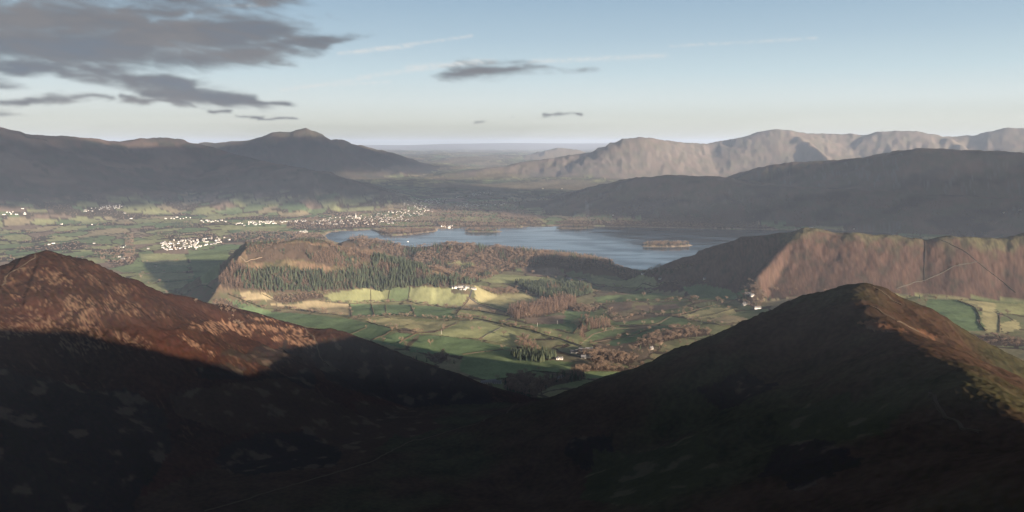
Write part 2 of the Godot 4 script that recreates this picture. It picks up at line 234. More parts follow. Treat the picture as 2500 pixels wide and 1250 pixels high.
const ZONES := [
	["plantation", {"conifer": 0.92, "larch": 0.08}, 8.5, 18, 26, [-939, -2595, -858, -2607, -805, -2622, -681, -2644, -615, -2668, -557, -2746, -525, -2779, -553, -3488, -494, -3473, -315, -2737, -221, -2688, -160, -2915, -145, -2638, -246, -2636, -364, -2645, -505, -2622, -609, -2574, -685, -2541, -778, -2523, -841, -2506, -910, -2505]],
	["larchend", {"larch": 0.95, "conifer": 0.05}, 8.5, 20, 29, [-991, -2525, -1060, -2751, -970, -2625, -950, -2630, -927, -2603, -878, -2537, -894, -2501, -970, -2500]],
	["upper", {"larch": 0.6, "conifer": 0.4}, 9, 14, 22, [-745, -2727, -680, -2770, -578, -2781, -528, -2756, -594, -2709, -662, -2686, -721, -2690]],
	["crag", {"broadleaf": 0.6, "conifer": 0.4}, 11, 9, 15, [-981, -2789, -930, -2796, -872, -2909, -848, -2779, -892, -2722, -948, -2668]],
	["hilltop", {"broadleaf": 0.4, "larch": 0.35, "conifer": 0.25}, 15, 8, 15, [-943, -2743, -808, -2795, -686, -2795, -594, -2786, -721, -2690, -809, -2689, -882, -2643, -939, -2641]],
	["summitrow", {"conifer": 1}, 10, 10, 14, [-834, -2807, -800, -2823, -741, -2892, -704, -2837, -750, -2807]],
	["rightslope", {"larch": 0.75, "broadleaf": 0.2, "conifer": 0.05}, 8.5, 14, 21, [-692, -2819, -548, -2866, -468, -3418, -321, -2793, -494, -3473, -525, -2783, -594, -2786, -667, -2775]],
	["lakewood", {"broadleaf": 0.5, "larch": 0.28, "conifer": 0.22}, 10.5, 15, 24, [-787, -3611, -875, -4590, -569, -3598, -368, -3553, -186, -4274, 111, -4074, 348, -3745, 466, -3700, 436, -3180, 315, -3191, 180, -3285, 54, -3290, -36, -3282, -82, -2997, -161, -2933, -224, -2727, -321, -2793, -495, -3479, -617, -3533, -711, -3520]],
	["darkwood", {"broadleaf": 0.75, "conifer": 0.25}, 10, 12, 18, [402, -3189, 544, -3425, 574, -2829, 649, -2693, 642, -2662, 543, -2828, 430, -3133, 264, -3211]],
	["block", {"conifer": 0.97, "larch": 0.03}, 7.5, 17, 24, [8, -2937, 130, -2970, 241, -2922, 302, -2888, 292, -2695, 216, -2618, 128, -2577, 74, -2685]],
	["larchrow", {"larch": 1}, 7, 22, 32, [-13, -2356, 41, -2489, 127, -2562, 195, -2620, 220, -2580, 206, -2484, 158, -2389, 12, -2263]],
	["larchpatch", {"larch": 0.9, "conifer": 0.1}, 7.5, 22, 28, [202, -2167, 220, -2208, 282, -2214, 285, -2144, 220, -2084, 192, -2055]],
	["patchback", {"conifer": 1}, 8, 14, 18, [219, -2221, 275, -2260, 277, -2214, 221, -2190]],
	["larchtail", {"larch": 0.8, "broadleaf": 0.2}, 7, 12, 18, [185, -2070, 199, -2065, 201, -1990, 187, -1984]],
	["laneclump", {"larch": 0.4, "broadleaf": 0.6}, 8, 13, 20, [6, -1982, 34, -2047, 57, -1972, 78, -1878, 53, -1889, 13, -1930]],
	["shadeconifers", {"conifer": 1}, 8, 16, 22, [-10, -1872, 83, -1869, 113, -1815, 78, -1742, 10, -1789]],
	["gillwood", {"broadleaf": 1}, 10, 15, 21, [336, -1952, 391, -2014, 458, -2064, 526, -2018, 531, -1960, 466, -1952, 395, -1919, 344, -1876, 309, -1884]],
	["farmwood", {"broadleaf": 0.9, "conifer": 0.1}, 10, 14, 20, [-20, -1617, 19, -1661, 72, -1604, 162, -1699, 215, -1747, 291, -1678, 169, -1679, 153, -1604, 86, -1542, 0, -1313]],
	["farmwood", {"broadleaf": 1}, 11, 14, 19, [155, -1851, 240, -1875, 310, -1794, 282, -1744, 197, -1762]],
	["fieldclump", {"broadleaf": 1}, 11, 13, 18, [-215, -1836, -178, -1878, -156, -1809, -189, -1779]],
	["marshwood", {"broadleaf": 1}, 11, 14, 19, [187, -2515, 301, -2476, 247, -2352, 198, -2394]],
	["farmedge", {"broadleaf": 0.8, "larch": 0.2}, 9, 15, 21, [-124, -2656, 0, -2806, 26, -2662, -87, -2640]],
	["beltwood", {"broadleaf": 1}, 10, 9, 14, [-816, -2491, -658, -2545, -626, -2524, -724, -2478, -776, -2469]],
	["beltwood", {"broadleaf": 0.9, "conifer": 0.1}, 10, 10, 15, [-984, -2443, -877, -2445, -858, -2427, -942, -2370]],
	["plainwood", {"broadleaf": 0.8, "conifer": 0.2}, 13, 14, 20, [-2155, -3868, -2108, -4067, -1874, -3769, -1763, -3462, -1938, -3541]],
	["riverwood", {"broadleaf": 0.6, "conifer": 0.4}, 12, 12, 18, [-2290, -4435, -2390, -4749, -1898, -3775, -1870, -3630]],
	["plainpines", {"conifer": 0.9, "broadleaf": 0.1}, 11, 13, 18, [-2327, -5162, -2241, -5292, -2107, -5003, -2209, -4927]],
	["parkwood", {"broadleaf": 0.6, "conifer": 0.4}, 13, 11, 18, [-1764, -4698, -1618, -4879, -1282, -4618, -1138, -4444, -1295, -4320, -1512, -4269, -1586, -4280]],
	["shorewood", {"broadleaf": 0.8, "larch": 0.2}, 13, 14, 20, [-1437, -4718, -1188, -4643, -1123, -4484, -1270, -4399]],
	["peninsula", {"larch": 0.6, "broadleaf": 0.4}, 11, 18, 26, [-858, -4812, -766, -4860, -507, -4912, -493, -4878, -639, -4694, -762, -4665, -829, -4734]],
	["farshore", {"broadleaf": 0.8, "conifer": 0.2}, 14, 15, 22, [-507, -5181, 0, -5181, 225, -5179, 0, -5091, -467, -5052]],
	["townwood", {"broadleaf": 0.9, "conifer": 0.1}, 16, 13, 19, [-1570, -5255, -1410, -5781, -1142, -6024, -879, -6503, 0, -6959, 235, -5407, 0, -5156, -471, -5103, -953, -5008, -1242, -4859, -1472, -4922]],
	["eastwood", {"broadleaf": 0.9, "conifer": 0.1}, 16, 13, 19, [287, -5289, 530, -5757, 950, -5664, 1308, -5360, 1690, -5186, 1749, -4950, 1231, -5032, 697, -5134]],
	["clifffoot", {"broadleaf": 1}, 10, 9, 13, [575, -2686, 641, -2595, 698, -2490, 630, -2546]],
	["valleyhead", {"broadleaf": 0.85, "conifer": 0.15}, 11, 10, 16, [730, -2411, 780, -2325, 798, -2298, 730, -2203, 709, -2338]],
	["rightbelt", {"broadleaf": 0.5, "conifer": 0.5}, 11, 10, 16, [805, -1475, 824, -1465, 829, -1462, 813, -1471]],
	["rightbelt", {"broadleaf": 1}, 11, 10, 15, [1016, -1694, 1106, -1702, 1139, -1639, 1104, -1586, 1019, -1622]],
	["leftshade", {"broadleaf": 1}, 9, 9, 13, [-587, -1299, -537, -1335, -461, -1286, -516, -1353, -564, -1310]],
]
const SINGLES := [-113, -2099, -92, -2100, -333, -2132, -744, -2450, 153, -2388, 561, -2685, 573, -2618, 480, -2627, 456, -2571, 546, -2413, 599, -2431, 653, -2359, 655, -2318, 269, -1788, 224, -1823, 397, -2886, -481, -2529, -428, -2546, -298, -2515, -220, -2488, -124, -2231, -157, -2267, 48, -2299, 527, -2451, 363, -2262, 400, -2262, 316, -2288, -1775, -3941, -1626, -3411, -1548, -3115, -23, -2057, -175, -1802, -192, -1811, -83, -1992, -610, -2399, -707, -2415, -816, -2420, 18, -2796, 140, -3201, 190, -3155, 88, -3201, 236, -2958, 300, -2869, 316, -2383, 437, -2328, 460, -2248, 514, -2212, 550, -2263, 282, -2072, 257, -2057, 373, -1862, 341, -1825, 303, -1842, 1274, -1904, 1100, -1678, 823, -2319, 753, -2338, -216, -1943, -279, -1929, -342, -1953]
const HOUSES := [
	["farm", [-205, -2622, -194, -2620, -184, -2619, -173, -2620, -162, -2614, -154, -2616, -165, -2605, -179, -2607, -135, -2616]],
	["laneside", [231, -3047, 240, -3034, 291, -3027, 273, -3011]],
	["ridgefoot", [709, -2269, 720, -2278, 750, -2322, 741, -2336, 732, -2208]],
	["bridge", [155, -1851, 168, -1857, 179, -1871, 197, -1881, 175, -1797, 187, -1801]],
	["sheds", [111, -1779, 120, -1780]],
	["gable", [105, -1614]],
	["shade", [-51, -1570, -32, -1560]],
	["barn", [352, -1857]],
	["bayhouses", [553, -2784, 512, -2918, 662, -2565]],
	["plainhall", [-2574, -4214, -2566, -4164]],
	["plainfarm", [-2325, -4180, -2098, -4039, -2103, -4079, -2108, -4024, -1933, -3691, -1880, -3619, -1864, -3646, -1936, -3994, -3067, -5133, -2840, -5100, -2905, -5671, -2776, -5501, -3474, -5369]],
	["lakehouse", [751, -5605, 336, -8299, 543, -8248, -190, -4864, 1975, -4977, 2213, -4876, 3001, -4614, 3075, -4577]],
]
const AREAS := [
	["village", 95, [-1969, -4200, -1951, -4314, -1884, -4434, -1782, -4482, -1672, -4482, -1642, -4366, -1650, -4265, -1670, -4080, -1671, -3975, -1813, -3907, -1904, -4083]],
	["terrace", 18, [-2229, -5403, -2091, -5465, -2001, -5326, -2013, -5259, -2172, -5276]],
	["hamlet", 66, [-1913, -5179, -1876, -5316, -1602, -5367, -1492, -5444, -1457, -5346, -1611, -5205, -1792, -5073]],
	["roadside", 10, [-2545, -5518, -2459, -5597, -2368, -5596, -2340, -5514, -2522, -5481]],
	["hillfoot", 30, [-3188, -5552, -3110, -5746, -3023, -5882, -2974, -5814, -3055, -5697, -3167, -5524]],
	["leftedge", 9, [-3535, -5218, -3486, -5274, -3386, -5294, -3366, -5262, -3515, -5187]],
	["caravans", 24, [-1364, -4687, -1328, -4836, -1277, -4724, -1331, -4631]],
	["town", 190, [-1431, -5271, -1362, -5580, -1248, -5753, -1105, -5822, -974, -5994, -857, -6337, -731, -6430, -627, -6092, -744, -5484, -869, -5161, -1090, -5145, -1254, -5130]],
	["townedge", 42, [-940, -6435, -738, -7185, -572, -7054, -704, -6508, -885, -6287]],
	["uppertown", 36, [-588, -7260, -299, -7906, -162, -7920, -207, -7657, -504, -7175]],
	["lowertown", 36, [-534, -6361, -434, -6683, -65, -6677, -64, -6522, -414, -6366]],
	["marina", 10, [-485, -5099, -404, -5134, -400, -5076, -465, -5036]],
]
const POLES := [-197, -2061, 74, -2159, 134, -2183]
const BASE_R := [0.0, 120.0, 250.0, 400.0, 700.0, 950.0, 1200.0, 1400.0, 1650.0, 2200.0, 3000.0, 3600.0, 5300.0, 6300.0, 7500.0, 9000.0, 12000.0, 15000.0, 18000.0, 25000.0, 70000.0]
const BASE_H := [600.0, 530.0, 460.0, 385.0, 292.0, 250.0, 205.0, 150.0, 120.0, 104.0, 90.0, 82.0, 82.0, 98.0, 125.0, 150.0, 195.0, 250.0, 300.0, 330.0, 300.0]
const STEP_AZ := 0.09
const COLS := 872          # a multiple of four
const AZ0 := -39.2

var rows := 0
var radius := PackedFloat32Array()
var ridges := []
var regions := []          # names of the terrain pieces
var noise := FastNoiseLite.new()
var fine := FastNoiseLite.new()
var gully := FastNoiseLite.new()
var cells := FastNoiseLite.new()
var cell_edge := FastNoiseLite.new()
var coarse_h := PackedFloat32Array()
var coarse_a := PackedFloat32Array()
var coarse_id := PackedByteArray()
var height := PackedFloat32Array()
var amp := PackedFloat32Array()
var region_of := PackedByteArray()
var chunk := []
var rng := RandomNumberGenerator.new()
var t0 := 0


func stage(s: String) -> void:
	print("%6.1f s  %s" % [(Time.get_ticks_msec() - t0) / 1000.0, s])


func _ready() -> void:
	t0 = Time.get_ticks_msec()
	rng.seed = 7
	# ---- camera
	var cam := Camera3D.new()
	cam.name = "camera"
	cam.position = EYE
	cam.rotation_degrees.x = -8.5
	cam.fov = rad_to_deg(2.0 * atan(625.0 / 1850.0))
	cam.near = 1.0
	cam.far = 120000.0
	add_child(cam)
	cam.current = true
	# ---- sky, haze, exposure
	var env := Environment.new()
	env.background_mode = Environment.BG_SKY
	env.tonemap_mode = Environment.TONE_MAPPER_LINEAR
	env.tonemap_exposure = 3.5
	env.fog_enabled = true
	env.fog_mode = Environment.FOG_MODE_EXPONENTIAL
	env.fog_density = 0.000034
	env.fog_light_color = Color(0.75, 0.83, 0.95)
	env.volumetric_fog_enabled = true
	env.volumetric_fog_density = 0.0
	env.sdfgi_enabled = true
	env.ssao_enabled = true
	env.ssil_enabled = true
	env.sky = Sky.new()
	var pan := PanoramaSkyMaterial.new()
	pan.panorama = ImageTexture.create_from_image(make_sky())
	env.sky.sky_material = pan
	env.background_energy_multiplier = 1.0
	var we := WorldEnvironment.new()
	we.name = "environment"
	we.environment = env
	add_child(we)
	# ---- the low winter sun, behind the viewpoint and to the right
	var sun := DirectionalLight3D.new()
	sun.name = "sun"
	sun.light_color = Color(1.0, 0.91, 0.81)
	sun.light_energy = 1.6
	sun.light_angular_distance = 0.55
	sun.shadow_enabled = true
	sun.rotation_degrees = Vector3(-SUN_HIGH, SUN_TURN, 0)
	add_child(sun)
	stage("sky")
	setup()
	build_terrain()
	build_lake()
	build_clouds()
	build_things()
	stage("done")


# ------------------------------------------------------------------ sky
func make_sky() -> Image:
	var w := 4096
	var h := 2048
	sky_noise.seed = 3
	sky_noise.noise_type = FastNoiseLite.TYPE_SIMPLEX_SMOOTH
	sky_noise.fractal_type = FastNoiseLite.FRACTAL_FBM
	sky_noise.fractal_octaves = 5
	sky_noise.frequency = 1.0
	var img := Image.create(512, 256, false, Image.FORMAT_RGBF)
	for y in 256:
		var el := 90.0 - (y + 0.5) / 256.0 * 180.0
		for x in 512:
			img.set_pixel(x, y, sky_color(wrapf((x + 0.5) / 512.0 * 360.0, -180.0, 180.0), maxf(el, 0.0)))
	img.resize(w, h, Image.INTERPOLATE_CUBIC)
	# the part of the sky ahead, at full resolution
	for y in range(int((90.0 - 17.0) / 180.0 * h), h / 2):
		var el := 90.0 - (y + 0.5) / h * 180.0
		for x in range(int(-42.0 / 360.0 * w), int(42.0 / 360.0 * w)):
			img.set_pixel(posmod(x, w), y, sky_color((x + 0.5) / w * 360.0, maxf(el, 0.0)))
	return img


var sky_noise := FastNoiseLite.new()
const SKY_EL := [0.0, 1.5, 3.0, 5.0, 7.5, 10.3, 14.0, 20.0, 32.0, 50.0, 90.0]
const SKY_COL := [Vector3(0.66, 0.65, 0.54), Vector3(0.72, 0.74, 0.67), Vector3(0.68, 0.75, 0.74), Vector3(0.55, 0.68, 0.73), Vector3(0.42, 0.56, 0.66), Vector3(0.32, 0.46, 0.59), Vector3(0.25, 0.37, 0.50), Vector3(0.18, 0.28, 0.40), Vector3(0.11, 0.18, 0.28), Vector3(0.07, 0.125, 0.21), Vector3(0.055, 0.10, 0.18)]


func sky_color(az: float, el: float) -> Color:
	var k := 1
	while k < 10 and SKY_EL[k] < el:
		k += 1
	var c: Vector3 = SKY_COL[k - 1].lerp(SKY_COL[k], clampf((el - SKY_EL[k - 1]) / (SKY_EL[k] - SKY_EL[k - 1]), 0.0, 1.0))
	# thin bright streaks of ice cloud
	for q in CIRRUS:
		var d := cap_dist(az, el, q, 0.5)
		var f: float = 1.0 - d / q[4]
		if f > 0.0:
			var s := 0.5 + 0.9 * sky_noise.get_noise_2d(az * 0.5 + el * 0.8, el * 9.0 - az * 1.2)
			c = c.lerp(Vector3(0.74, 0.74, 0.72), clampf(f * s * 0.8, 0.0, 0.7))
	# grey sheets of low cloud
	var f2 := -1.0
	var bend := sky_noise.get_noise_2d(az * 0.05 + 11.0, el * 0.2)
	var sway := sky_noise.get_noise_2d(az * 0.16 + 50.0, el * 0.5)
	var waz := az + bend * 5.0 + sway * 2.2
	var wel := el + bend * 0.5 + sway * 0.45
	if absf(az) < 60.0 and el < 18.0:
		for q in CLOUDS:
			f2 = maxf(f2, (1.0 - cap_dist(waz, wel, q, 0.45) / q[4]) * q[5])
	var n := sky_noise.get_noise_2d(az * 0.08, el * 0.42 + az * 0.05)
	var wisp := sky_noise.get_noise_2d(az * 0.32 + n * 1.5, el * 1.2 + az * 0.12 + 70.0)
	# beyond the frame the same kind of broken sheets goes on
	var wide := sky_noise.get_noise_2d(cos(deg_to_rad(az)) * 2.1 / (0.3 + el / 60.0), sin(deg_to_rad(az)) * 2.1 / (0.3 + el / 60.0)) * 2.2 - 0.15
	var far := maxf(smoothstep(10.0, 15.0, el), smoothstep(36.0, 50.0, absf(az)) * smoothstep(2.0, 6.0, el))
	f2 = maxf(f2, lerpf(-1.0, wide, far))
	var thick := f2 + n * 0.5 + wisp * 0.4
	var a := smoothstep(-0.2, 0.6, thick)
	if a > 0.0:
		var tone := clampf(0.5 + 0.9 * sky_noise.get_noise_2d(az * 0.07 + 40.0, el * 0.25) + 0.35 * wisp, 0.0, 1.0)
		var cloud := Vector3(0.115, 0.132, 0.165).lerp(Vector3(0.20, 0.195, 0.205), tone)
		# thin edges let the sky through
		cloud = cloud.lerp(c * 0.75, (1.0 - smoothstep(0.1, 0.9, thick)) * 0.5)
		c = c.lerp(cloud, a * 0.96)
	return Color(c.x, c.y, c.z) * SKY_LEVEL


const SKY_LEVEL := 0.29


func cap_dist(az: float, el: float, q: Array, squeeze: float) -> float:
	var dx: float = (q[2] - q[0]) * squeeze
	var dy: float = q[3] - q[1]
	var ex: float = (az - q[0]) * squeeze
	var ey: float = el - q[1]
	var t := clampf((ex * dx + ey * dy) / (dx * dx + dy * dy), 0.0, 1.0)
	return Vector2(ex - dx * t, ey - dy * t).length()


# ------------------------------------------------------------------ terrain
func setup() -> void:
	noise.seed = 11
	noise.noise_type = FastNoiseLite.TYPE_SIMPLEX_SMOOTH
	noise.fractal_type = FastNoiseLite.FRACTAL_FBM
	noise.fractal_octaves = 4
	noise.frequency = 1.0
	gully.seed = 19
	gully.noise_type = FastNoiseLite.TYPE_SIMPLEX_SMOOTH
	gully.fractal_type = FastNoiseLite.FRACTAL_FBM
	gully.fractal_octaves = 2
	gully.frequency = 1.0
	fine.seed = 23
	fine.noise_type = FastNoiseLite.TYPE_SIMPLEX
	fine.fractal_type = FastNoiseLite.FRACTAL_NONE
	fine.frequency = 1.0
	cells.seed = 5
	cells.noise_type = FastNoiseLite.TYPE_CELLULAR
	cells.fractal_type = FastNoiseLite.FRACTAL_NONE
	cells.cellular_return_type = FastNoiseLite.RETURN_CELL_VALUE
	cells.cellular_jitter = 0.9
	cells.frequency = 1.0
	cell_edge.seed = 5
	cell_edge.noise_type = FastNoiseLite.TYPE_CELLULAR
	cell_edge.fractal_type = FastNoiseLite.FRACTAL_NONE
	cell_edge.cellular_return_type = FastNoiseLite.RETURN_DISTANCE2_SUB
	cell_edge.cellular_jitter = 0.9
	cell_edge.frequency = 1.0
	regions = ["ground"]
	for h in HILLS:
		if not regions.has(h[0]):
			regions.append(h[0])
		var p: Array = h[7]
		var x := PackedFloat32Array()
		var y := PackedFloat32Array()
		var z := PackedFloat32Array()
		var s := PackedFloat32Array([0.0])
		for k in range(0, p.size(), 3):
			x.append(p[k])
			y.append(p[k + 1])
			z.append(p[k + 2])
			if k:
				var m := x.size() - 1
				s.append(s[m - 1] + Vector2(x[m] - x[m - 1], z[m] - z[m - 1]).length())
		var reach: float = maxf(h[1], h[2]) * 1.25
		var relief := 0.0
		for k in x.size():
			relief = maxf(relief, y[k] - base_height(x[k], z[k]))
		var lo := Vector2(1e9, 1e9)
		var hi := -lo
		for k in x.size():
			lo = lo.min(Vector2(x[k] - reach, z[k] - reach))
			hi = hi.max(Vector2(x[k] + reach, z[k] + reach))
		ridges.append([regions.find(h[0]), float(h[1]), float(h[2]), float(h[3]), float(h[4]), float(h[5]), float(h[6]), x, y, z, s, lo, hi, relief, reach])
	var r := 230.0
	while r < 62000.0:
		radius.append(r)
		r += clampf(0.00115 * (r * r + 291600.0) / 540.0 * 0.72, 3.3, r * 0.012)
	while radius.size() % 4:
		radius.append(r)
		r *= 1.012
	rows = radius.size()
	stage("rows %d" % rows)


func base_height(x: float, z: float) -> float:
	var r := sqrt(x * x + z * z)
	var k := BASE_R.bsearch(r) 
	k = clampi(k, 1, BASE_R.size() - 1)
	var t: float = clampf((r - BASE_R[k - 1]) / (BASE_R[k] - BASE_R[k - 1]), 0.0, 1.0)
	var h: float = lerpf(BASE_H[k - 1], BASE_H[k], t)
	# the side valley climbs to the right, the plain to the left lies level
	h += 96.0 * smoothstep(200.0, 1150.0, x) * (1.0 - smoothstep(2450.0, 2950.0, r)) * smoothstep(1000.0, 1700.0, r)
	h -= 8.0 * smoothstep(300.0, 1200.0, -x) * (1.0 - smoothstep(3000.0, 5000.0, r)) * smoothstep(1300.0, 1700.0, r)
	return h


# height, hilliness, piece of terrain
func big(x: float, z: float) -> Vector3:
	var b := base_height(x, z)
	var rr := sqrt(x * x + z * z)
	b += noise.get_noise_2d(x * 0.0016, z * 0.0016) * 12.0 * smoothstep(1300.0, 2000.0, rr) * smoothstep(0.0, 600.0, lake_dist(x, z))
	b += noise.get_noise_2d(x * 0.0004 + 9.0, z * 0.0004) * 90.0 * smoothstep(6500.0, 12000.0, rr)
	var best := b
	var id := 0
	var rise := 0.0
	for q in ridges:
		var lo: Vector2 = q[11]
		var hi: Vector2 = q[12]
		if x < lo.x or x > hi.x or z < lo.y or z > hi.y:
			continue
		var px: PackedFloat32Array = q[7]
		var py: PackedFloat32Array = q[8]
		var pz: PackedFloat32Array = q[9]
		var ps: PackedFloat32Array = q[10]
		var e: float = q[4]
		var gl: float = q[6]
		var gd: float = q[5]
		var key := float(q[0])
		var most: float = q[14]
		var norm := sqrt(1.0 + e * e) - e
		var warp := noise.get_noise_2d(x / (gl * 1.6), z / (gl * 1.6)) * 1.1
		var h := b
		for k in px.size() - 1:
			var ax := px[k]
			var az := pz[k]
			var dx := px[k + 1] - ax
			var dz := pz[k + 1] - az
			var ex := x - ax
			var ez := z - az
			var t := clampf((ex * dx + ez * dz) / (dx * dx + dz * dz), 0.0, 1.0)
			var fx := ex - dx * t
			var fz := ez - dz * t
			var d := fx * fx + fz * fz
			if d > most * most:
				continue
			if t == 0.0 or t == 1.0:
				# past the end of a segment: fall away faster along the crest than across it
				var over := maxf(0.0, absf(fx * dx + fz * dz) / sqrt(dx * dx + dz * dz) - 0.5 * sqrt(d))
				var steep := 1.0 if (k == 0 and t == 0.0) or (k == px.size() - 2 and t == 1.0) else 130.0
				d += over * over * steep
			var top := py[k] + (py[k + 1] - py[k]) * t
			if top <= h:
				continue
			var along := ps[k] + (ps[k + 1] - ps[k]) * t
			var side := (dx * fz - dz * fx) / sqrt((dx * dx + dz * dz) * maxf(d, 1e-6))
			var dist := sqrt(d)
			var w: float = lerpf(q[2], q[1], smoothstep(-1.0, 1.0, side))
			w *= 1.0 + 0.2 * gully.get_noise_2d(along / (gl * 4.0), key * 7.0)
			w *= clampf(pow(maxf(top - b, 1.0) / q[13], 0.8), 0.12, 1.0)
			var u := dist / w
			if u >= 1.0:
				continue
			var v := (sqrt(u * u + e * e) - e) / norm
			var hk := b + (top - b) * pow(1.0 - v, q[3])
			if gd > 0.0:
				var n := gully.get_noise_2d(along / gl + warp, dist / (gl * 4.0) + key * 13.0)
				hk -= gd * smoothstep(0.02, 0.35, u) * (1.0 - u) * (0.75 - absf(n) * 2.2) * clampf((top - b) / 250.0, 0.0, 1.0) * 1.3
			h = maxf(h, hk)
		if h <= b:
			continue
		rise = maxf(rise, h - b)
		var kk := clampf((h - b) * 0.15, 2.0, 22.0)
		var f := clampf(0.5 + 0.5 * (h - best) / kk, 0.0, 1.0)
		if h > best and h > b + 7.0:
			id = q[0]
		best = lerpf(best, h, f) + kk * f * (1.0 - f) * 0.5
	return Vector3(best, clampf(rise / 90.0, 0.0, 1.0), float(id))


func lake_dist(x: float, z: float) -> float:
	# metres outside the shore; negative on the water
	if x < -1600.0 or x > 3300.0 or z > -2500.0 or z < -5800.0:
		return 1000.0
	var n := LAKE.size() / 2
	var best := 1e12
	var inside := false
	var bx: float = LAKE[2 * n - 2]
	var bz: float = LAKE[2 * n - 1]
	for k in n:
		var ax: float = LAKE[2 * k]
		var az: float = LAKE[2 * k + 1]
		if (az > z) != (bz > z) and x < (bx - ax) * (z - az) / (bz - az) + ax:
			inside = not inside
		var dx := bx - ax
		var dz := bz - az
		var t := clampf(((x - ax) * dx + (z - az) * dz) / (dx * dx + dz * dz), 0.0, 1.0)
		var fx := x - ax - dx * t
		var fz := z - az - dz * t
		best = minf(best, fx * fx + fz * fz)
		bx = ax
		bz = az
	best = sqrt(best)
	if inside:
		for k in range(0, ISLANDS.size(), 5):
			# an ellipse: centre, half lengths, turn
			var c := cos(float(ISLANDS[k + 4]))
			var s := sin(float(ISLANDS[k + 4]))
			var ex: float = x - ISLANDS[k]
			var ez: float = z - ISLANDS[k + 1]
			var ux: float = (ex * c + ez * s) / ISLANDS[k + 2]
			var uz: float = (-ex * s + ez * c) / ISLANDS[k + 3]
			var q := sqrt(ux * ux + uz * uz)
			best = minf(best, (q - 1.0) * minf(ISLANDS[k + 2], ISLANDS[k + 3]))
		return -best
	return best


func polar(i: float, j: float) -> Vector2:
	var a := deg_to_rad(AZ0 + STEP_AZ * i)
	var k := clampi(int(j), 0, rows - 2)
	var r := lerpf(radius[k], radius[k + 1], j - k)
	return Vector2(sin(a) * r, -cos(a) * r)


func coarse_row(jc: int) -> void:
	var hh := PackedFloat32Array()
	var aa := PackedFloat32Array()
	var ii := PackedByteArray()
	for ic in COLS / 2:
		var p := polar(2.0 * ic + 0.5, 2.0 * jc + 0.5)
		var v := big(p.x, p.y)
		hh.append(v.x)
		aa.append(v.y)
		ii.append(int(v.z))
	chunk[jc] = [hh, aa, ii]


func to_lake(h: float, x: float, z: float) -> float:
	var d := lake_dist(x, z)
	if d < 120.0:
		h = minf(h, LAKE_LEVEL + 1.2 + maxf(d, 0.0) * 0.9) if d > 0.0 else LAKE_LEVEL + maxf(d * 0.12, -12.0) - 0.3
	return h


func detail_row(j: int) -> void:
	var hh := PackedFloat32Array()
	hh.resize(COLS)
	var r := radius[j]
	var near := 1.0 - smoothstep(3500.0, 7000.0, r)
	for i in COLS:
		var a := deg_to_rad(AZ0 + STEP_AZ * i)
		var x := sin(a) * r
		var z := -cos(a) * r
		var k := j * COLS + i
		var m := amp[k]
		var h := height[k]
		h += noise.get_noise_2d(x * 0.006, z * 0.006) * (1.2 + 9.0 * m)
		if near > 0.0:
			h += noise.get_noise_2d(x * 0.03, z * 0.03) * (0.45 + 1.1 * m) * near
			h += fine.get_noise_2d(x * 0.16, z * 0.16) * (0.12 + 0.35 * m) * near
		else:
			h += noise.get_noise_2d(x * 0.012, z * 0.012) * 3.0 * m
		hh[i] = to_lake(h, x, z)
	chunk[j] = hh


func shade_row(j: int) -> void:
	var vv := PackedVector3Array()
	var nn := PackedVector3Array()
	var cc := PackedColorArray()
	vv.resize(COLS)
	nn.resize(COLS)
	cc.resize(COLS)
	var j0 := maxi(j - 1, 0)
	var j1 := mini(j + 1, rows - 1)
	var r := radius[j]
	for i in COLS:
		var a := deg_to_rad(AZ0 + STEP_AZ * i)
		var s := sin(a)
		var c := cos(a)
		var k := j * COLS + i
		var i0 := maxi(i - 1, 0)
		var i1 := mini(i + 1, COLS - 1)
		var across := (height[j * COLS + i1] - height[j * COLS + i0]) / (deg_to_rad(STEP_AZ) * (i1 - i0) * r)
		var out := (height[j1 * COLS + i] - height[j0 * COLS + i]) / (radius[j1] - radius[j0])
		# gradient in x and z from the radial and the sideways slope
		var gx := out * s + across * c
		var gz := -out * c + across * s
		var n := Vector3(-gx, 1.0, -gz).normalized()
		vv[i] = Vector3(s * r, height[k], -c * r)
		nn[i] = n
		cc[i] = cover(s * r, -c * r, height[k], n, region_of[k], r)
	chunk[j] = [vv, nn, cc]


func run_rows(f: Callable, n: int) -> void:
	chunk = []
	chunk.resize(n)
	var id := WorkerThreadPool.add_group_task(f, n)
	WorkerThreadPool.wait_for_group_task_completion(id)


var V := PackedVector3Array()
var N := PackedVector3Array()
var C := PackedColorArray()


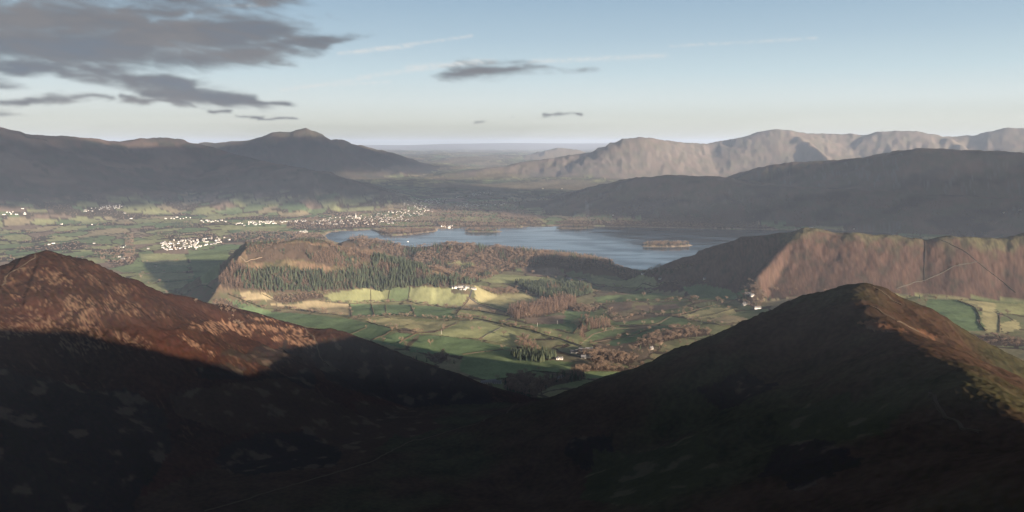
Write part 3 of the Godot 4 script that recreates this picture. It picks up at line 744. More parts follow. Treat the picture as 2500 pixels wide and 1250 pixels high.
func build_terrain() -> void:
	run_rows(coarse_row, rows / 2)
	for c in chunk:
		coarse_h.append_array(c[0])
		coarse_a.append_array(c[1])
		coarse_id.append_array(c[2])
	stage("coarse")
	var img := Image.create_from_data(COLS / 2, rows / 2, false, Image.FORMAT_RF, coarse_h.to_byte_array())
	img.resize(COLS, rows, Image.INTERPOLATE_CUBIC)
	height = img.get_data().to_float32_array()
	img = Image.create_from_data(COLS / 2, rows / 2, false, Image.FORMAT_RF, coarse_a.to_byte_array())
	img.resize(COLS, rows, Image.INTERPOLATE_BILINEAR)
	amp = img.get_data().to_float32_array()
	img = Image.create_from_data(COLS / 2, rows / 2, false, Image.FORMAT_R8, coarse_id)
	img.resize(COLS, rows, Image.INTERPOLATE_NEAREST)
	region_of = img.get_data()
	run_rows(detail_row, rows)
	var h2 := PackedFloat32Array()
	for c in chunk:
		h2.append_array(c)
	height = h2
	stage("heights")
	paint_setup()
	stage("cover map")
	run_rows(shade_row, rows)
	for c in chunk:
		V.append_array(c[0])
		N.append_array(c[1])
		C.append_array(c[2])
	stage("shaded")
	var mat := StandardMaterial3D.new()
	mat.resource_name = "land"
	mat.vertex_color_use_as_albedo = true
	mat.roughness = 1.0
	mat.specular_mode = BaseMaterial3D.SPECULAR_DISABLED
	run_rows(region_mesh, regions.size())
	for k in regions.size():
		var arr: Array = chunk[k]
		if arr[0].size() == 0:
			continue
		add_surface(regions[k], arr, mat)
	stage("terrain meshes")
	build_surround(mat)
	stage("surround")


func add_surface(called: String, arr: Array, mat: Material) -> MeshInstance3D:
	var a := []
	a.resize(Mesh.ARRAY_MAX)
	a[Mesh.ARRAY_VERTEX] = arr[0]
	a[Mesh.ARRAY_NORMAL] = arr[1]
	a[Mesh.ARRAY_COLOR] = arr[2]
	a[Mesh.ARRAY_INDEX] = arr[3]
	var me := ArrayMesh.new()
	me.add_surface_from_arrays(Mesh.PRIMITIVE_TRIANGLES, a)
	me.surface_set_material(0, mat)
	var o := MeshInstance3D.new()
	o.name = called
	o.mesh = me
	o.set_meta("kind", "structure")
	if LAND_LABEL.has(called):
		o.set_meta("label", LAND_LABEL[called][0])
		o.set_meta("category", LAND_LABEL[called][1])
	add_child(o, true)
	return o


func region_mesh(id: int) -> void:
	var map := PackedInt32Array()
	map.resize(COLS * rows)
	map.fill(-1)
	var vv := PackedVector3Array()
	var nn := PackedVector3Array()
	var cc := PackedColorArray()
	var ix := PackedInt32Array()
	for j in rows - 1:
		var o := j * COLS
		for i in COLS - 1:
			var k := o + i
			if region_of[k] != id:
				continue
			for q in [k, k + 1, k + COLS, k + COLS + 1]:
				if map[q] < 0:
					map[q] = vv.size()
					vv.append(V[q])
					nn.append(N[q])
					cc.append(C[q])
			var a := map[k]
			var b := map[k + 1]
			var c := map[k + COLS]
			var d := map[k + COLS + 1]
			ix.append(a)
			ix.append(c)
			ix.append(b)
			ix.append(b)
			ix.append(c)
			ix.append(d)
	chunk[id] = [vv, nn, cc, ix]


# land behind the viewpoint and beside the view: it casts the long shadows that fall into the valley
func build_surround(mat: Material) -> void:
	var az := PackedFloat32Array()
	var a := AZ0 + STEP_AZ * (COLS - 1)
	while a < 360.0 + AZ0:
		az.append(a)
		a += 0.5 if a < 75.0 else 2.0
	az.append(360.0 + AZ0)
	var rr := PackedFloat32Array()
	var r := 2.0
	while r < 62000.0:
		rr.append(r)
		r += maxf(7.0, r * 0.04)
	var vv := PackedVector3Array()
	var nn := PackedVector3Array()
	var cc := PackedColorArray()
	var ix := PackedInt32Array()
	for j in rr.size():
		for i in az.size():
			var x := sin(deg_to_rad(az[i])) * rr[j]
			var z := -cos(deg_to_rad(az[i])) * rr[j]
			var b := big(x, z)
			var h := to_lake(b.x + noise.get_noise_2d(x * 0.006, z * 0.006) * (1.2 + 9.0 * b.y), x, z)
			if i == 0 or i == az.size() - 1:
				h -= 1.0
			vv.append(Vector3(x, h, z))
	for j in rr.size():
		for i in az.size():
			var w := az.size()
			var p := vv[j * w + mini(i + 1, w - 1)] - vv[j * w + maxi(i - 1, 0)]
			var q := vv[mini(j + 1, rr.size() - 1) * w + i] - vv[maxi(j - 1, 0) * w + i]
			var n := p.cross(q).normalized()
			if n.y < 0.0:
				n = -n
			nn.append(n)
			var v := vv[j * w + i]
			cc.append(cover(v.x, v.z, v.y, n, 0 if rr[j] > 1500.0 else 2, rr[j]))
			if j + 1 < rr.size() and i + 1 < w:
				var k := j * w + i
				for t in [k, k + w, k + 1, k + 1, k + w, k + w + 1]:
					ix.append(t)
	add_surface("fells_around", [vv, nn, cc, ix], mat)
	# the wedge between the viewpoint and the first row of the view
	vv = PackedVector3Array()
	nn = PackedVector3Array()
	cc = PackedColorArray()
	ix = PackedInt32Array()
	var ring := [2.0, 40.0, 80.0, 120.0, 170.0, 232.0]
	for j in ring.size():
		for i in 40:
			var t := deg_to_rad(AZ0 + STEP_AZ * (COLS - 1) * i / 39.0)
			var x: float = sin(t) * ring[j]
			var z: float = -cos(t) * ring[j]
			vv.append(Vector3(x, big(x, z).x - (0.6 if j == ring.size() - 1 else 0.0), z))
			nn.append(Vector3(sin(t) * 0.5, 0.86, -cos(t) * 0.5).normalized())
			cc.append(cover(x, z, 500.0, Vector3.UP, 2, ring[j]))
			if j + 1 < ring.size() and i < 39:
				var k := j * 40 + i
				for q in [k, k + 40, k + 1, k + 1, k + 40, k + 41]:
					ix.append(q)
	add_surface("summit", [vv, nn, cc, ix], mat)


func ground(x: float, z: float) -> float:
	# height of the land as meshed
	var r := sqrt(x * x + z * z)
	var i := (rad_to_deg(atan2(x, -z)) - AZ0) / STEP_AZ
	if i < 0.0 or i >= COLS - 1 or r <= radius[0] or r >= radius[rows - 1]:
		return big(x, z).x
	var j := radius.bsearch(r) - 1
	var u := i - floorf(i)
	var v := (r - radius[j]) / (radius[j + 1] - radius[j])
	var k := j * COLS + int(i)
	return lerpf(lerpf(height[k], height[k + 1], u), lerpf(height[k + COLS], height[k + COLS + 1], u), v)


# ------------------------------------------------------------------ colours of the land
const MAP_X0 := -1900.0
const MAP_Z0 := -5400.0
const MAP_CELL := 3.0
const MAP_W := 1280
const MAP_H := 1660
const KINDS := ["", "g1", "g3", "g4", "d", "s", "y", "t", "b", "o", "k", "m", "w", "p", "f", "u"]
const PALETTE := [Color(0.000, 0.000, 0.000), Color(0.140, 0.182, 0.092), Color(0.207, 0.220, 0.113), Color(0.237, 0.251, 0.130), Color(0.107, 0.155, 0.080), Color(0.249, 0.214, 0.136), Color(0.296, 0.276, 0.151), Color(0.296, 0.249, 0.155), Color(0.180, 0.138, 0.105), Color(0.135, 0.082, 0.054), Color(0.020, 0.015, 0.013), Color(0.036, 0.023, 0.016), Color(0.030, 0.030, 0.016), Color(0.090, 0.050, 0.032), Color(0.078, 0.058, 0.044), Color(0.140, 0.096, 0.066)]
const FIELD_WORD := {"g1": "green field", "g3": "pale green field", "g4": "bright pasture", "d": "deep green field", "s": "tan pasture", "y": "straw yellow field", "t": "tan stubble field", "b": "rough brown marsh", "f": "woodland"}
var paint := PackedByteArray()


func fill_polygon(p: Array, value: int) -> void:
	var n := p.size() / 2
	var lo := 1e9
	var hi := -1e9
	for k in n:
		lo = minf(lo, p[2 * k + 1])
		hi = maxf(hi, p[2 * k + 1])
	for row in range(maxi(0, int((lo - MAP_Z0) / MAP_CELL)), mini(MAP_H - 1, int((hi - MAP_Z0) / MAP_CELL)) + 1):
		var z := MAP_Z0 + (row + 0.5) * MAP_CELL
		var cross := []
		for k in n:
			var ax: float = p[2 * k]
			var az: float = p[2 * k + 1]
			var bx: float = p[(2 * k + 2) % (2 * n)]
			var bz: float = p[(2 * k + 3) % (2 * n)]
			if (az > z) != (bz > z):
				cross.append(ax + (z - az) / (bz - az) * (bx - ax))
		cross.sort()
		for k in range(0, cross.size() - 1, 2):
			for c in range(maxi(0, int((cross[k] - MAP_X0) / MAP_CELL)), mini(MAP_W - 1, int((cross[k + 1] - MAP_X0) / MAP_CELL)) + 1):
				paint[row * MAP_W + c] = value


func paint_setup() -> void:
	paint.resize(MAP_W * MAP_H)
	for z in ZONES:
		fill_polygon(z[5], KINDS.find("f"))
	for f in FIELDS:
		fill_polygon(f[1], KINDS.find(f[0]))
	for t in TUFTS:
		var ring := []
		for k in 10:
			ring.append(t[0] + cos(k * TAU / 10.0) * t[2] * (1.0 + 0.2 * sin(k * 3.7)))
			ring.append(t[1] + sin(k * TAU / 10.0) * t[3])
		fill_polygon(ring, KINDS.find("u"))


func painted(x: float, z: float) -> int:
	var c := int((x - MAP_X0) / MAP_CELL)
	var row := int((z - MAP_Z0) / MAP_CELL)
	if c < 0 or row < 0 or c >= MAP_W or row >= MAP_H:
		return 0
	return paint[row * MAP_W + c]


func mixc(a: Color, b: Color, t: float) -> Color:
	return a.lerp(b, clampf(t, 0.0, 1.0))


func cover(x: float, z: float, h: float, n: Vector3, id: int, r: float) -> Color:
	var n1 := noise.get_noise_2d(x * 0.004 + 31.0, z * 0.004)
	var n2 := noise.get_noise_2d(x * 0.02, z * 0.02 + 17.0)
	var n3 := fine.get_noise_2d(x * 0.11, z * 0.11)
	var c := Color(0.1, 0.1, 0.05)
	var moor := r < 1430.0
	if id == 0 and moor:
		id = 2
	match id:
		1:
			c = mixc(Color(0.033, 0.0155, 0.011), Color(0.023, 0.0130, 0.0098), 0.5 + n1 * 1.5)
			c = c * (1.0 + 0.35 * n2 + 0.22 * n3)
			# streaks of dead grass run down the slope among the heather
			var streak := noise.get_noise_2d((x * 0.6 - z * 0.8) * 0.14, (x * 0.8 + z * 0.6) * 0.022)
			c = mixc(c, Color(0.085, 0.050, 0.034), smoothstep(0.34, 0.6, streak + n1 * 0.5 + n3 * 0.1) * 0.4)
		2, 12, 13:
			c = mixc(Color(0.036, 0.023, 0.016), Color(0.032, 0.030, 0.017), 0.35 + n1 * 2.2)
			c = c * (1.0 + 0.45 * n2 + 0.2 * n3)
		3:
			c = mixc(Color(0.092, 0.060, 0.048), Color(0.070, 0.047, 0.039), 0.5 + n1 + n2)
			c = mixc(c, Color(0.100, 0.094, 0.056), smoothstep(312.0, 360.0, h + n1 * 40.0 + n2 * 45.0))
			c = mixc(c, Color(0.055, 0.047, 0.037), smoothstep(0.22, 0.36, n2) * 0.7)
			c = c * (1.0 + 0.25 * n3)
		4:
			c = mixc(Color(0.160, 0.110, 0.075), Color(0.080, 0.072, 0.042), 0.42 + n1 * 1.6 + n2 * 1.6)
			c = mixc(c, Color(0.15, 0.13, 0.075), smoothstep(0.2, 0.4, -n2) * 0.5)
			c = c * (1.0 + 0.3 * n3)
			c = mixc(mixc(Color(0.095, 0.105, 0.06), Color(0.12, 0.095, 0.065), 0.5 + n2 * 1.5), c, smoothstep(128.0, 160.0, h + n1 * 20.0))
		5:
			c = mixc(Color(0.115, 0.078, 0.05), Color(0.08, 0.06, 0.04), 0.5 + n2)
		6:
			c = mixc(Color(0.072, 0.050, 0.044), Color(0.045, 0.043, 0.036), 0.5 + n1 * 2.0)
			var big_patch := noise.get_noise_2d(x * 0.0011, z * 0.0011 + 60.0)
			c = mixc(c, Color(0.125, 0.090, 0.072), smoothstep(0.0, 0.35, big_patch) * 0.8)
			c = mixc(c, Color(0.030, 0.036, 0.028), smoothstep(0.22, 0.34, noise.get_noise_2d(x * 0.0022 + 5.0, z * 0.0022)) * 0.8)
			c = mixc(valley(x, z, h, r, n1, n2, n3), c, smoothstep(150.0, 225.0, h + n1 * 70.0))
		7:
			c = mixc(Color(0.085, 0.066, 0.052), Color(0.066, 0.062, 0.044), 0.5 + n1 * 1.8)
		8:
			c = mixc(Color(0.150, 0.122, 0.106), Color(0.112, 0.102, 0.082), 0.5 + n1 * 1.6)
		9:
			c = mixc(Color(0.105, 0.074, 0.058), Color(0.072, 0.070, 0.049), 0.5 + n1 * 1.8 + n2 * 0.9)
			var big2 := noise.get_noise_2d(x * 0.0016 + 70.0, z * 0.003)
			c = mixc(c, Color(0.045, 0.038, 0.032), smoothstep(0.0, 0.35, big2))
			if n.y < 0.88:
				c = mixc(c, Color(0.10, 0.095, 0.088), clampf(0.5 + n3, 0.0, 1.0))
		10, 11:
			c = Color(0.15, 0.125, 0.09)
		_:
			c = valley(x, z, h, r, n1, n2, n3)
	if (id == 0 or id == 5) and h < LAKE_LEVEL + 9.0 and r > 3000.0 and r < 5600.0:
		# shingle and reeds along the shore
		var shore := lake_dist(x, z)
		if shore > -30.0 and shore < 13.0 + n2 * 16.0:
			c = Color(0.20, 0.165, 0.125) * (1.0 + 0.3 * n3)
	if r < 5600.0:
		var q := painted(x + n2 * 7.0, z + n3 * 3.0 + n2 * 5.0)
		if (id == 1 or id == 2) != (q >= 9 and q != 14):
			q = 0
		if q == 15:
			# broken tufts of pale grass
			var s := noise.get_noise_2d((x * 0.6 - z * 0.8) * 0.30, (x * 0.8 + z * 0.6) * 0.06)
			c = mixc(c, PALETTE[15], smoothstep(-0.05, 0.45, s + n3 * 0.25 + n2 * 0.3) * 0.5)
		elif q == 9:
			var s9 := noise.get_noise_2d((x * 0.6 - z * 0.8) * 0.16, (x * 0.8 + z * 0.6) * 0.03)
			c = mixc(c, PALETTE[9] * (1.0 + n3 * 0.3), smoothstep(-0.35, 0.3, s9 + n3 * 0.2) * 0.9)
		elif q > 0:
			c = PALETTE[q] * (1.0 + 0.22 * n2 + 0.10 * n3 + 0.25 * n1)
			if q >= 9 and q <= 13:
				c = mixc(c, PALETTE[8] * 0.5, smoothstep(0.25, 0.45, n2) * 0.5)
	return c


func valley(x: float, z: float, h: float, r: float, n1: float, n2: float, n3: float) -> Color:
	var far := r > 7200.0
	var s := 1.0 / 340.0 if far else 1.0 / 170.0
	var wx := x * s + n1 * 0.3
	var wz := z * s * 0.8 + n1 * 0.25
	var v := cells.get_noise_2d(wx, wz)
	var e := cell_edge.get_noise_2d(wx, wz)
	var c: Color
	if v < -0.7:
		c = PALETTE[4]
	elif v < -0.4:
		c = PALETTE[1]
	elif v < 0.15:
		c = PALETTE[2]
	elif v < 0.5:
		c = PALETTE[5]
	elif v < 0.8:
		c = PALETTE[3]
	else:
		c = PALETTE[8]
	var wood := noise.get_noise_2d(x * 0.0017 + 200.0, z * 0.0026)
	if r < 3300.0:
		# rough grazing between the enclosed fields
		c = mixc(mixc(Color(0.115, 0.125, 0.065), Color(0.140, 0.112, 0.078), 0.5 + n1 * 1.5 + n2), c, 0.45)
		if e < -0.95:
			c = Color(0.070, 0.056, 0.042)
	elif e < -0.94 or wood > 0.24:
		c = Color(0.062, 0.050, 0.035)
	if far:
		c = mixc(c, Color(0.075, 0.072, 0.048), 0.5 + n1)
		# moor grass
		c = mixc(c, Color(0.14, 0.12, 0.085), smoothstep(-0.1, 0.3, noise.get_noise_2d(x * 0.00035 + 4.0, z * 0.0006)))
	return c * (1.0 + 0.25 * n2 + 0.1 * n3)


# ------------------------------------------------------------------ lake
func build_lake() -> void:
	var outline := PackedVector2Array()
	for k in range(0, LAKE.size(), 2):
		outline.append(Vector2(LAKE[k], LAKE[k + 1]))
	outline = Geometry2D.offset_polygon(outline, 12.0)[0]
	var st := SurfaceTool.new()
	st.begin(Mesh.PRIMITIVE_TRIANGLES)
	st.set_normal(Vector3.UP)
	for k in Geometry2D.triangulate_polygon(outline):
		st.add_vertex(Vector3(outline[k].x, LAKE_LEVEL, outline[k].y))
	var pm := st.commit()
	var o := MeshInstance3D.new()
	o.name = "lake"
	o.mesh = pm
	var m := StandardMaterial3D.new()
	m.resource_name = "water"
	m.albedo_color = Color(0.010, 0.020, 0.030).linear_to_srgb()
	m.metallic_specular = 0.6
	var nt := FastNoiseLite.new()
	nt.seed = 4
	nt.frequency = 0.02
	nt.fractal_octaves = 4
	var tex := NoiseTexture2D.new()
	tex.width = 512
	tex.height = 512
	tex.seamless = true
	tex.as_normal_map = true
	tex.bump_strength = 6.0
	tex.noise = nt
	m.normal_enabled = true
	m.normal_texture = tex
	m.normal_scale = 0.03
	# wind lanes: smoother and rougher water
	var lanes := FastNoiseLite.new()
	lanes.seed = 8
	lanes.frequency = 0.008
	lanes.fractal_octaves = 5
	var ramp := Gradient.new()
	ramp.set_color(0, Color(0.25, 0.25, 0.25))
	ramp.set_color(1, Color(1, 1, 1))
	ramp.set_offset(0, 0.3)
	ramp.set_offset(1, 0.7)
	var rough := NoiseTexture2D.new()
	rough.width = 512
	rough.height = 512
	rough.seamless = true
	rough.noise = lanes
	rough.color_ramp = ramp
	m.roughness_texture = rough
	m.roughness = 0.24
	m.uv1_triplanar = true
	m.uv1_world_triplanar = true
	m.uv1_scale = Vector3(0.0006, 0.006, 0.0022)
	pm.surface_set_material(0, m)
	o.set_meta("kind", "structure")
	o.set_meta("label", LAND_LABEL.lake[0])
	o.set_meta("category", "lake")
	add_child(o)


# ------------------------------------------------------------------ clouds that shade the far slopes
# sheets of low cloud, out of the frame towards the sun: [x, z and height of the land that each shades, half length, half width, turn, layers]
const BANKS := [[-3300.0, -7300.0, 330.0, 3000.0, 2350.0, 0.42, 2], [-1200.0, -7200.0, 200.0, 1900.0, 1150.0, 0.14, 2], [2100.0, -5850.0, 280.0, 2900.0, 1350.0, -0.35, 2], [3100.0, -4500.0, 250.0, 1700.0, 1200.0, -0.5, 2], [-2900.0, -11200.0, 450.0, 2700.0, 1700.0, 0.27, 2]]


func build_clouds() -> void:
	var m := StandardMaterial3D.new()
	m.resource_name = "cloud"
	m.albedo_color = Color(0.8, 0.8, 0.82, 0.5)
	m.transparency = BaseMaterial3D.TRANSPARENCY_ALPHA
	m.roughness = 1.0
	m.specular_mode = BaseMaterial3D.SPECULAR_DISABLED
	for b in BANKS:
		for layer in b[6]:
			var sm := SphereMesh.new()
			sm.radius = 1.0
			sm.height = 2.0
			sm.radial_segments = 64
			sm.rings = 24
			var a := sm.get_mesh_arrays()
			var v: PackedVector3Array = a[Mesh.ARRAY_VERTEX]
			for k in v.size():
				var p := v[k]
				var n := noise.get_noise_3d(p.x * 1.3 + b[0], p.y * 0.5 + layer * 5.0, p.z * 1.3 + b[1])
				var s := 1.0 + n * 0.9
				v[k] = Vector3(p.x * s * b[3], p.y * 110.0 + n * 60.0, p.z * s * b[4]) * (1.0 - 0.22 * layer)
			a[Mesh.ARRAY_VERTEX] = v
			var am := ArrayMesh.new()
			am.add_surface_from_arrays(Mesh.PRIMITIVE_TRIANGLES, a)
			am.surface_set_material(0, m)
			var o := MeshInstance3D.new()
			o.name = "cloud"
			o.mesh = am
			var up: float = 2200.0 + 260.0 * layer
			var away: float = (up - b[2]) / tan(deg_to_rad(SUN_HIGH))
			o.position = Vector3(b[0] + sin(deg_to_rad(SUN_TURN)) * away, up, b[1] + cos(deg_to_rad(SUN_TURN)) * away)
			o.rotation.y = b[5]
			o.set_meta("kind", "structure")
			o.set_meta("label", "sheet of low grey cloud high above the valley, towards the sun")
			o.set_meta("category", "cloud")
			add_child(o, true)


# ------------------------------------------------------------------ helpers for things
var taken := {}


func numbered(called: String) -> String:
	var n: int = taken.get(called, 0)
	taken[called] = n + 1
	return called if n == 0 else "%s_%03d" % [called, n]


func tag(o: Node, label: String, category: String, group := "") -> void:
	o.set_meta("label", label)
	o.set_meta("category", category)
	if group:
		o.set_meta("group", group)


func part(called: String, me: Mesh, m: Material, parent: Node) -> MeshInstance3D:
	var o := MeshInstance3D.new()
	o.name = called
	o.mesh = me
	o.material_override = m
	parent.add_child(o, true)
	return o


func plain(called: String, c: Color, rough := 0.95) -> StandardMaterial3D:
	var m := StandardMaterial3D.new()
	m.resource_name = called
	m.albedo_color = c.linear_to_srgb()
	m.roughness = rough
	m.specular_mode = BaseMaterial3D.SPECULAR_DISABLED
	return m


func tinted(called: String) -> StandardMaterial3D:
	var m := plain(called, Color(1, 1, 1))
	m.vertex_color_use_as_albedo = true
	return m


func tri(st: SurfaceTool, a: Vector3, b: Vector3, c: Vector3) -> void:
	var n := (b - a).cross(c - a).normalized()
	st.set_normal(n)
	st.add_vertex(a)
	st.set_normal(n)
	st.add_vertex(c)
	st.set_normal(n)
	st.add_vertex(b)


func quad(st: SurfaceTool, a: Vector3, b: Vector3, c: Vector3, d: Vector3) -> void:
	tri(st, a, b, c)
	tri(st, a, c, d)


func tool() -> SurfaceTool:
	var st := SurfaceTool.new()
	st.begin(Mesh.PRIMITIVE_TRIANGLES)
	return st


func box(st: SurfaceTool, lo: Vector3, hi: Vector3) -> void:
	var a := Vector3(lo.x, lo.y, lo.z)
	var b := Vector3(hi.x, lo.y, lo.z)
	var c := Vector3(hi.x, lo.y, hi.z)
	var d := Vector3(lo.x, lo.y, hi.z)
	var u := Vector3(0, hi.y - lo.y, 0)
	quad(st, a, a + u, b + u, b)
	quad(st, b, b + u, c + u, c)
	quad(st, c, c + u, d + u, d)
	quad(st, d, d + u, a + u, a)
	quad(st, a + u, d + u, c + u, b + u)
	quad(st, a, b, c, d)


func in_polygon(p: Array, x: float, z: float) -> bool:
	var inside := false
	var n := p.size() / 2
	var bx: float = p[2 * n - 2]
	var bz: float = p[2 * n - 1]
	for k in n:
		var ax: float = p[2 * k]
		var az: float = p[2 * k + 1]
		if (az > z) != (bz > z) and x < (bx - ax) * (z - az) / (bz - az) + ax:
			inside = not inside
		bx = ax
		bz = az
	return inside


func in_frame(x: float, z: float) -> bool:
	return z < 0.0 and absf(x / z) < 0.70


func seen(x: float, y: float, z: float) -> bool:
	# is a point at height y above the land between it and the viewpoint?
	var p := Vector3(x, y, z)
	for k in 70:
		var t := 0.10 + 0.9 * k / 70.0
		var q := EYE.lerp(p, t)
		if ground(q.x, q.z) > q.y + 0.5:
			return false
	return true


# ------------------------------------------------------------------ trees
# every tree mesh is one metre tall; copies are scaled
func trunk_mesh(r0: float, r1: float, top: float) -> ArrayMesh:
	var st := tool()
	for k in 5:
		var a := k * TAU / 5.0
		var b := (k + 1) * TAU / 5.0
		var p := Vector3(cos(a), 0, sin(a))
		var q := Vector3(cos(b), 0, sin(b))
		quad(st, p * r0 - Vector3(0, 0.06, 0), p * r1 + Vector3(0, top, 0), q * r1 + Vector3(0, top, 0), q * r0 - Vector3(0, 0.06, 0))
	return st.commit()


func conifer_mesh(sd: int) -> ArrayMesh:
	var g := RandomNumberGenerator.new()
	g.seed = sd
	var st := tool()
	var tiers := 8
	for t in tiers:
		var u := t / float(tiers)
		var y := 0.10 + 0.82 * u
		var rad := 0.19 * pow(1.0 - u, 0.8) + 0.012
		var top := Vector3(g.randf_range(-0.008, 0.008), y + 0.19 * (1.0 - 0.4 * u), g.randf_range(-0.008, 0.008))
		var turn := g.randf() * TAU
		var count := 9
		for k in count:
			# each bough hangs out and down from the stem
			var a := turn + (k + g.randf_range(-0.3, 0.3)) * TAU / count
			var w := TAU / count * 0.62
			var out := rad * g.randf_range(0.65, 1.12)
			var low := y - 0.05 * g.randf()
			var p := Vector3(cos(a - w) * out * 0.7, low + 0.03, sin(a - w) * out * 0.7)
			var q := Vector3(cos(a + w) * out * 0.7, low + 0.03, sin(a + w) * out * 0.7)
			var tip := Vector3(cos(a) * out, low, sin(a) * out)
			tri(st, top, p, tip)
			tri(st, top, tip, q)
	return st.commit()


func larch_mesh(sd: int) -> ArrayMesh:
	var g := RandomNumberGenerator.new()
	g.seed = sd
	var st := tool()
	for k in 120:
		var u := pow(g.randf(), 0.75)
		var y := 0.18 + 0.80 * u
		var rad := 0.15 * pow(1.0 - u, 0.7) + 0.015
		var a := g.randf() * TAU
		var out := rad * g.randf_range(0.5, 1.1)
		var base := Vector3(cos(a), 0, sin(a)) * out * 0.25 + Vector3(0, y - 0.01, 0)
		var tip := Vector3(cos(a), 0, sin(a)) * out + Vector3(0, y + g.randf_range(-0.02, 0.05), 0)
		var side := Vector3(-sin(a), g.randf_range(-0.6, 0.6), cos(a)).normalized() * g.randf_range(0.012, 0.026)
		tri(st, base, tip + side, tip - side)
	return st.commit()


func broadleaf_mesh(sd: int) -> ArrayMesh:
	var g := RandomNumberGenerator.new()
	g.seed = sd
	var st := tool()
	# limbs
	for k in 6:
		var a := k * TAU / 6.0 + g.randf_range(-0.4, 0.4)
		var dir := Vector3(cos(a) * 0.32, g.randf_range(0.3, 0.55), sin(a) * 0.32)
		var from := Vector3(0, g.randf_range(0.22, 0.38), 0)
		var s := Vector3(-sin(a), 0.2, cos(a)) * 0.012
		tri(st, from + s, from + dir, from - s)
		tri(st, from + Vector3(0, 0.02, 0), from + dir, from - Vector3(0, 0.02, 0))
	# twigs: clusters of small slivers through an uneven round crown
	var lobes := []
	for k in 7:
		var a := g.randf() * TAU
		lobes.append([Vector3(cos(a) * g.randf_range(0.1, 0.24), g.randf_range(0.48, 0.78), sin(a) * g.randf_range(0.1, 0.24)), g.randf_range(0.13, 0.2)])
	for k in 190:
		var l: Array = lobes[k % lobes.size()]
		var d := Vector3(g.randfn(), g.randfn(), g.randfn()).normalized()
		var p: Vector3 = l[0] + d * l[1] * pow(g.randf(), 0.4) * Vector3(1, 0.85, 1)
		var s := Vector3(g.randfn(), g.randfn(), g.randfn()).normalized() * g.randf_range(0.030, 0.058)
		var t := d.cross(s).normalized() * g.randf_range(0.020, 0.040)
		tri(st, p - s, p + t, p + s)
	return st.commit()


const TREE_WORD := {"conifer": "dark green conifer", "larch": "pinkish larch", "broadleaf": "bare brown woodland tree", "field": "bare brown spreading tree"}
const ZONE_WORD := {
	"plantation": "in the dense plantation along the foot of the wooded hill", "larchend": "at the left end of the wooded hill's plantation", "upper": "in the upper belt on the wooded hill above the clearing",
	"hilltop": "on the open top of the wooded hill", "crag": "on the shaded left brow of the wooded hill", "summitrow": "in the row along the top of the wooded hill", "rightslope": "on the right shoulder of the wooded hill", "lakewood": "in the mixed woods along the near lake shore",
	"darkwood": "in the dark wood at the lake's near corner", "block": "in the square plantation above the tall larch row", "larchrow": "in the tall slanting row between fields", "larchpatch": "in the small comb-like stand below the tall larch row",
	"patchback": "behind the small comb-like larch stand", "larchtail": "in the short tail of trees below the comb-like stand", "laneclump": "in the clump beside the lane by the shaded conifers", "shadeconifers": "in the dark row at the edge of the shade",
	"gillwood": "in the rounded wood beside the dark fell's foot", "farmwood": "in the dark woods round the gabled house", "fieldclump": "in the clump standing in the shaded field", "marshwood": "in the brown wood right of the tall larch row",
	"farmedge": "in the belt right of the white farm", "beltwood": "in the scrubby belt below the plantation", "plainwood": "in the wood on the plain behind the heather hill", "riverwood": "in the narrow dark belt on the plain", "plainpines": "in the small pine wood on the plain",
	"parkwood": "in the park woods behind the wooded hill", "shorewood": "in the brown wood at the lake's left end", "peninsula": "on the wooded headland in the lake", "farshore": "on the far lake shore", "townwood": "among the houses of the town", "eastwood": "in the woods at the foot of the dim fell",
	"clifffoot": "at the shaded foot of the bracken ridge", "valleyhead": "round the houses at the foot of the bracken ridge", "rightbelt": "in the valley beyond the dark fell", "leftshade": "in the shaded belt behind the heather hill",
	"hedge": "growing in a hedgerow between the fields", "lone": "standing alone in the fields", "island": "on a wooded island in the lake", "plain": "scattered on the plain", "cliff": "on the wooded slope above the far shore"}
var trees := {"conifer": [], "larch": [], "broadleaf": [], "field": []}


func plant(kind: String, x: float, z: float, tall: float, zone: String) -> void:
	if lake_dist(x, z) < 3.0 or not in_frame(x, z):
		return
	trees[kind].append([x, z, tall, zone, x * x + z * z])


